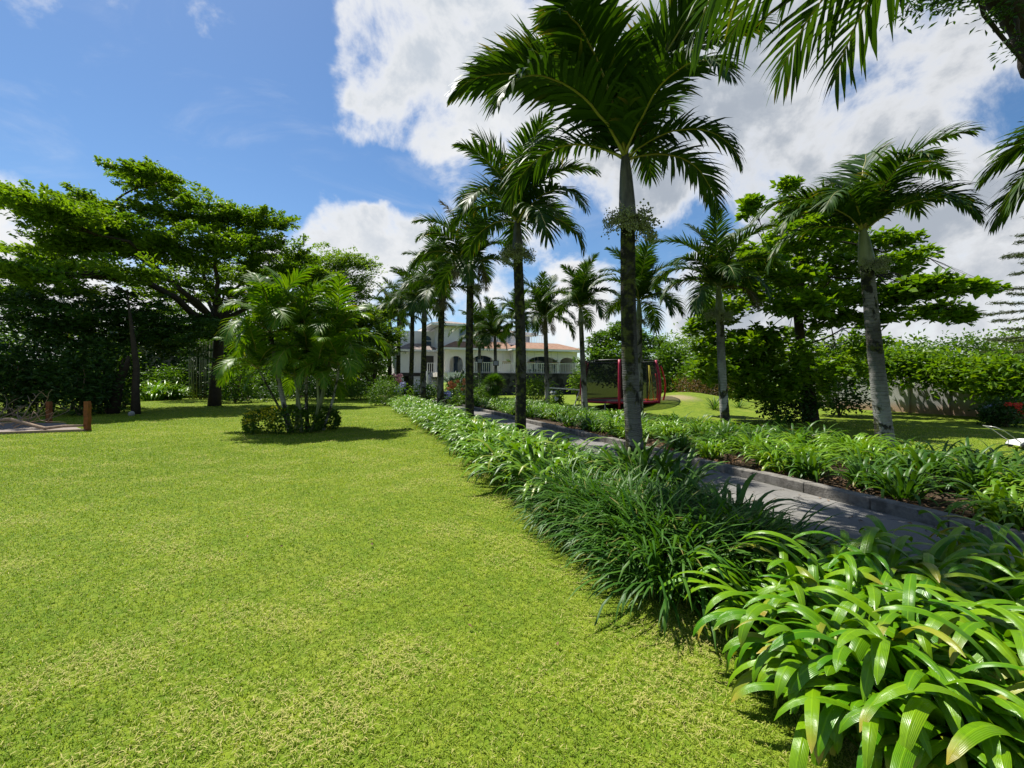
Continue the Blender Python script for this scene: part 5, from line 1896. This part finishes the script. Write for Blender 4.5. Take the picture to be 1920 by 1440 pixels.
def arch_wall(m_, u0, u1, z0, z1, v, th, arches):
    """wall with arched openings: (centre, half width, spring z, rise)"""
    segs = []
    cur = u0
    for (uc, hw, zs_, rise) in arches:
        segs.append((cur, uc - hw, None))
        segs.append((uc - hw, uc + hw, (uc, hw, zs_, rise)))
        cur = uc + hw
    segs.append((cur, u1, None))
    for (a_, b_, ar) in segs:
        if b_ - a_ < 1e-3:
            continue
        if ar is None:
            m_.box(a_, b_, v, v + th, z0, z1)
        else:
            uc, hw, zs_, rise = ar
            n_ = 14
            us = np.linspace(a_, b_, n_ + 1)
            zz = zs_ + rise * np.sqrt(np.clip(1 - ((us - uc) / hw) ** 2, 0, 1))
            V = []
            for x_, z_ in zip(us, zz):
                V += [(x_, v, z_), (x_, v, z1), (x_, v + th, z_), (x_, v + th, z1)]
            Fq = []
            for i_ in range(n_):
                b0 = i_ * 4
                Fq += [(b0, b0 + 4, b0 + 5, b0 + 1), (b0 + 2, b0 + 3, b0 + 7, b0 + 6), (b0, b0 + 2, b0 + 6, b0 + 4), (b0 + 1, b0 + 5, b0 + 7, b0 + 3)]
            m_.add(V, np.array(Fq))


ZT, ZF = 2.35, 4.75        # terrace floor, eaves
u_a, u_b, u_c = hu(834), hu(961), hu(1074)
# terrace retaining wall and slab
m_ = MB()
m_.box(hu(880, -2.2), hu(1100, -2.2), -2.2, -1.8, -.1, ZT - .06)
m_.build('terrace_wall', M['basalt'], house, local=True)
m_ = MB()
m_.box(u_a - 1.0, u_c + 1.2, -1.797, 7.0, 1.9, ZT - .002)
m_.build('terrace_floor', M['cream_wall'], house, local=True)
m_ = MB()
m_.box(u_a - .2, hu(884, -2.0), -1.9, -1.80, -.1, ZT - .01)
m_.build('terrace_base', M['white_wall'], house, local=True)
# porch front with arches
m_ = MB()
ar = [(hu(856), .75, 3.35, .75), (hu(905), 1.3, 3.5, .7)]
arch_wall(m_, u_a, u_b - .3, ZT, ZF, 0, .3, ar)
ar = [((u_b + hu(985)) / 2 - .25, .60, 3.55, .6), (hu(1010), 1.75, 3.55, .62), (hu(1056), 1.0, 3.5, .6)]
arch_wall(m_, u_b - .3, u_c, ZT, ZF, -1.0, .3, ar)
m_.box(u_b - .3, u_b, -.697, 0, ZT, ZF)
m_.build('porch_arches', M['cream_wall'], house, local=True)
# back wall of the porch, with windows
m_ = MB()
m_.box(u_a, u_c, 3.0, 3.3, ZT, ZF)
m_.box(u_c - .3, u_c, -.697, 2.997, ZT, ZF)
m_.build('wall', M['cream_wall'], house, local=True)
for (px, wd_) in ((860, 1.2), (905, 1.8), (950, 1.0), (1008, 2.2), (1045, 1.2)):
    uc = hu(px, 3.0)
    f_ = MB()
    f_.box(uc - wd_ / 2 - .08, uc + wd_ / 2 + .08, 2.94, 2.997, ZT + .02, ZT + 2.15)
    fo = f_.build('window', M['white_metal'], house, local=True)
    g_ = MB()
    g_.box(uc - wd_ / 2, uc - .03, 2.925, 2.938, ZT + .1, ZT + 2.07)
    g_.box(uc + .03, uc + wd_ / 2, 2.925, 2.938, ZT + .1, ZT + 2.07)
    g_.build('pane', M['glass'], fo, local=True)
m_ = MB()
m_.box(u_a + .05, u_c - .05, .32, 2.98, ZF - .12, ZF - .02)
m_.build('porch_ceiling', M['cream_wall'], house, local=True)


def hip_roof(name, u0, u1, v0, v1, z, rise, inset, mat, parent, sides=(1, 1, 1, 1), fascia=.22):
    """hipped tile roof with fascia"""
    m2 = MB()
    V = [(u0, v0, z), (u1, v0, z), (u1, v1, z), (u0, v1, z),
         (u0 + inset * sides[3], v0 + inset, z + rise), (u1 - inset * sides[1], v0 + inset, z + rise), (u1 - inset * sides[1], v1 - inset * sides[2], z + rise), (u0 + inset * sides[3], v1 - inset * sides[2], z + rise)]
    m2.add(V, np.array([(0, 1, 5, 4), (1, 2, 6, 5), (2, 3, 7, 6), (3, 0, 4, 7), (4, 5, 6, 7)]))
    r_o = m2.build(name, mat, parent, local=True)
    m3 = MB()
    m3.box(u0 + .02, u1 - .02, v0 + .02, v0 + .10, z - fascia, z - .004)
    m3.box(u0 + .02, u0 + .10, v0 + .103, v1, z - fascia, z - .004)
    m3.box(u1 - .10, u1 - .02, v0 + .103, v1, z - fascia, z - .004)
    m3.box(u0 + .103, u1 - .103, v0 + .103, v1, z - .10, z - .012)
    m3.build('fascia', M['white_wall'], parent if parent.parent is None else parent, local=True)
    return r_o


hip_roof('roof', u_a - .4, u_b - .1, -.6, 3.6, ZF + .2, .85, 1.9, M['terracotta'], house, (1, 0, 1, 1))
hip_roof('roof', u_b - .8, u_c + .7, -1.7, 3.6, ZF + .22, .85, 2.4, M['terracotta'], house, (1, 1, 1, 1))
# upper storey
ZU = ZF + .35
zu1 = 7.35
ul, ur = hu(822, 2.2), hu(1003, 2.2)
m_ = MB()
m_.box(ul, hu(873, 2.2), 1.2, 8.0, ZF - .3, zu1)
m_.box(hu(873, 2.2), ur - 1.0, 3.4, 8.0, ZU - .3, zu1 - .5)
m_.build('upper_wall', M['white_wall'], house, local=True)
f_ = MB()
uc = hu(869, 1.2)
f_.box(uc - .55, uc + .35, 1.14, 1.197, ZU + .9, ZU + 2.1)
fo = f_.build('window', M['white_metal'], house, local=True)
g_ = MB()
g_.box(uc - .48, uc + .28, 1.125, 1.138, ZU + .97, ZU + 2.03)
g_.build('pane', M['glass'], fo, local=True)
for px in (900, 925, 950, 985):
    uc = hu(px, 3.4)
    f_ = MB()
    f_.box(uc - .6, uc + .6, 3.34, 3.397, ZU + .02, ZU + 1.75)
    fo = f_.build('window', M['white_metal'], house, local=True)
    g_ = MB()
    g_.box(uc - .52, uc - .03, 3.325, 3.338, ZU + .1, ZU + 1.68)
    g_.box(uc + .03, uc + .52, 3.325, 3.338, ZU + .1, ZU + 1.68)
    g_.build('pane', M['glass'], fo, local=True)
hip_roof('roof', ul - 1.2, hu(873, 2.2) + .5, .2, 8.4, zu1 + .18, .45, 2.0, M['grey_tiles'], house)
hip_roof('roof', hu(873, 2.2) + .45, ur + .4, 2.2, 8.4, zu1 - .3, .5, 2.4, M['grey_tiles'], house)


def railing(u0, u1, v, z, h, parent, step=.21, name='railing'):
    m2 = MB()
    n_ = int((u1 - u0) / step)
    for k in range(n_ + 1):
        x_ = u0 + (u1 - u0) * k / n_
        r2 = .06 if k % 9 == 0 else .034
        m2.box(x_ - r2 / 2, x_ + r2 / 2, v - r2 / 2, v + r2 / 2, z, z + h - .002)
    m2.box(u0 - .03, u1 + .03, v - .035, v + .035, z + h, z + h + .05)
    m2.box(u0 - .03, u1 + .03, v - .018, v + .018, z + .08, z + .11)
    return m2.build(name, M['white_metal'], parent, local=True)


railing(hu(890, -1.9), hu(1100, -1.9), -1.9, ZT, 1.0, house)
railing(hu(876, 1.6), hu(1018, 1.6), 1.6, ZU + .72, .95, house)
m_ = MB()
m_.box(hu(874, 1.6), hu(1020, 1.6), 1.5, 3.39, ZU + .45, ZU + .70)
m_.build('balcony_floor', M['white_wall'], house, local=True)
# left wing with tiled skirt roof and garage
wu0, wu1 = hu(748, 3.0), hu(821, 3.0)
m_ = MB()
m_.box(wu0, wu1, 3.0, 9.0, 2.2, 4.6)
m_.box(wu0 + .4, wu1, 4.2, 9.0, 4.603, 7.0)
m_.box(wu0, wu0 + .5, 3.0, 3.5, -.1, 2.197)
m_.box(hu(776, 3.0), hu(788, 3.0), 3.05, 3.35, -.1, 2.197)
m_.box(hu(801, 3.0), wu1, 3.0, 3.4, -.1, 2.197)
m_.build('wing_wall', M['white_wall'], house, local=True)
m_ = MB()
m_.box(wu0 + .1, wu1 - .1, 5.0, 5.2, -.1, 2.19)
m_.build('garage_back', M['dark_inside'], house, local=True)
m_ = MB()
m_.box(wu0 - .02, wu1 + .02, 2.955, 2.997, 2.0, 2.35)
m_.build('garage_lintel', M['dark_inside'], house, local=True)
hip_roof('roof', wu0 - .4, wu1 + .3, 2.4, 9.0, 4.85, .75, 1.6, M['grey_tiles'], house)
# arched window of the wing's upper wall
uc = hu(800, 4.2)
f_ = MB()
n_ = 12
aa = np.linspace(0, math.pi, n_ + 1)
V = [(uc + .62 * math.cos(q), 4.15, 6.0 + .62 * math.sin(q)) for q in aa] + [(uc - .62, 4.15, 5.0), (uc + .62, 4.15, 5.0)]
f_.add(V, np.array([list(range(len(V)))]))
fo = f_.build('window', M['white_metal'], house, local=True)
g_ = MB()
V = [(uc + .5 * math.cos(q), 4.13, 6.0 + .5 * math.sin(q)) for q in aa]
g_.add(V, np.array([list(range(len(V)))]))
V = [(uc - .5, 4.13, 5.08), (uc + .5, 4.13, 5.08), (uc + .5, 4.13, 5.9), (uc - .5, 4.13, 5.9)]
g_.add(V, np.array([(0, 1, 2, 3)]))
g_.build('pane', M['glass'], fo, local=True)
# outside stair with railing
m_ = MB()
s0, s1 = hu(800, 1.0), hu(822, 1.0)
for k in range(9):
    m_.box(s0, s1, .2 + k * .3, 2.9, -.1 if k == 0 else k * .24 + .001, (k + 1) * .24)
m_.box(s0 - .18, s0 - .003, .2, 2.95, -.1, 2.5)
m_.build('stair', M['white_wall'], house, local=True)
railing(s0 - .05, s1, .35, 2.3, 1.0, house)
m_ = MB()
m_.box(s0 + .3, s1 - .1, 2.9, 2.95, 2.36, 4.2)
m_.build('door', M['dark_inside'], house, local=True)

# things on the terrace
def chair(x, y, rz, label):
    root_ = empty('garden_chair', house.matrix_basis @ Vector((x, y, ZT)), label, 'chair', 'white chairs on the terrace', TH + rz)
    m2 = MB()
    m2.box(-.26, .26, -.26, .26, .40, .45)
    m2.build('seat', M['white_plastic'], root_, local=True)
    m2 = MB()
    for k in range(5):
        m2.box(-.25 + k * .105, -.18 + k * .105, .24, .275, .452, .88 - .03 * abs(k - 2))
    m2.box(-.28, .28, .235, .28, .88, .95)
    m2.build('backrest', M['white_plastic'], root_, local=True)
    for sx in (-1, 1):
        for sy in (-1, 1):
            m2 = MB()
            m2.bar((sx * .22, sy * .22, .398), (sx * .25, sy * .25, 0), .04)
            m2.build('leg', M['white_plastic'], root_, local=True)
    return root_


bpy.context.view_layer.update()
chair(hu(992, -1.2), -1.35, 2.6, 'white garden chair beside the second lawn palm on the terrace')
chair(hu(1007, -1.2), -1.35, .3, 'white garden chair in the middle of the terrace seats')
chair(hu(1042, -1.2), -1.35, -2.6, 'white garden chair nearest the terrace end')
root = empty('garden_table', house.matrix_basis @ Vector((hu(1024, -1.2), -1.35, ZT)), 'round white garden table between the terrace chairs', 'table', rz=TH)
m_ = MB()
m_.tube([(0, 0, .70), (0, 0, .74)], [.62, .62], 20)
m_.build('tabletop', M['white_plastic'], root, local=True)
m_ = MB()
m_.tube([(0, 0, 0), (0, 0, .05), (0, 0, .1), (0, 0, .69)], [.3, .28, .05, .05], 12)
m_.build('pedestal', M['white_plastic'], root, local=True)
for i, (px, lab) in enumerate([(950, 'hanging planter box in the small arch of the porch'), (996, 'hanging planter box at the wide porch arch'), (1040, 'hanging planter box at the porch end')]):
    root = empty('hanging_planter', house.matrix_basis @ Vector((hu(px, -1.35), -1.35, 3.30)), lab, 'planter', 'planter boxes hanging along the porch', TH)
    m_ = MB()
    m_.box(-.45, .45, -.14, .14, 0, .24)
    m_.build('trough', M['planter_wood'], root, local=True)
    m_ = MB()
    for x_ in (-.4, .4):
        m_.bar((x_, 0, .24), (x_, .1, ZF - 3.30 - .05), .02)
    m_.build('hanger', M['grey_metal'], root, local=True)
    m_ = MB()
    pad_leaves(m_, (0, 0, .36), (.42, .13, .12), 120, 1200 + i, .16, .04, .08)
    m_.build('plant', M['bright_leaf'], root, local=True)
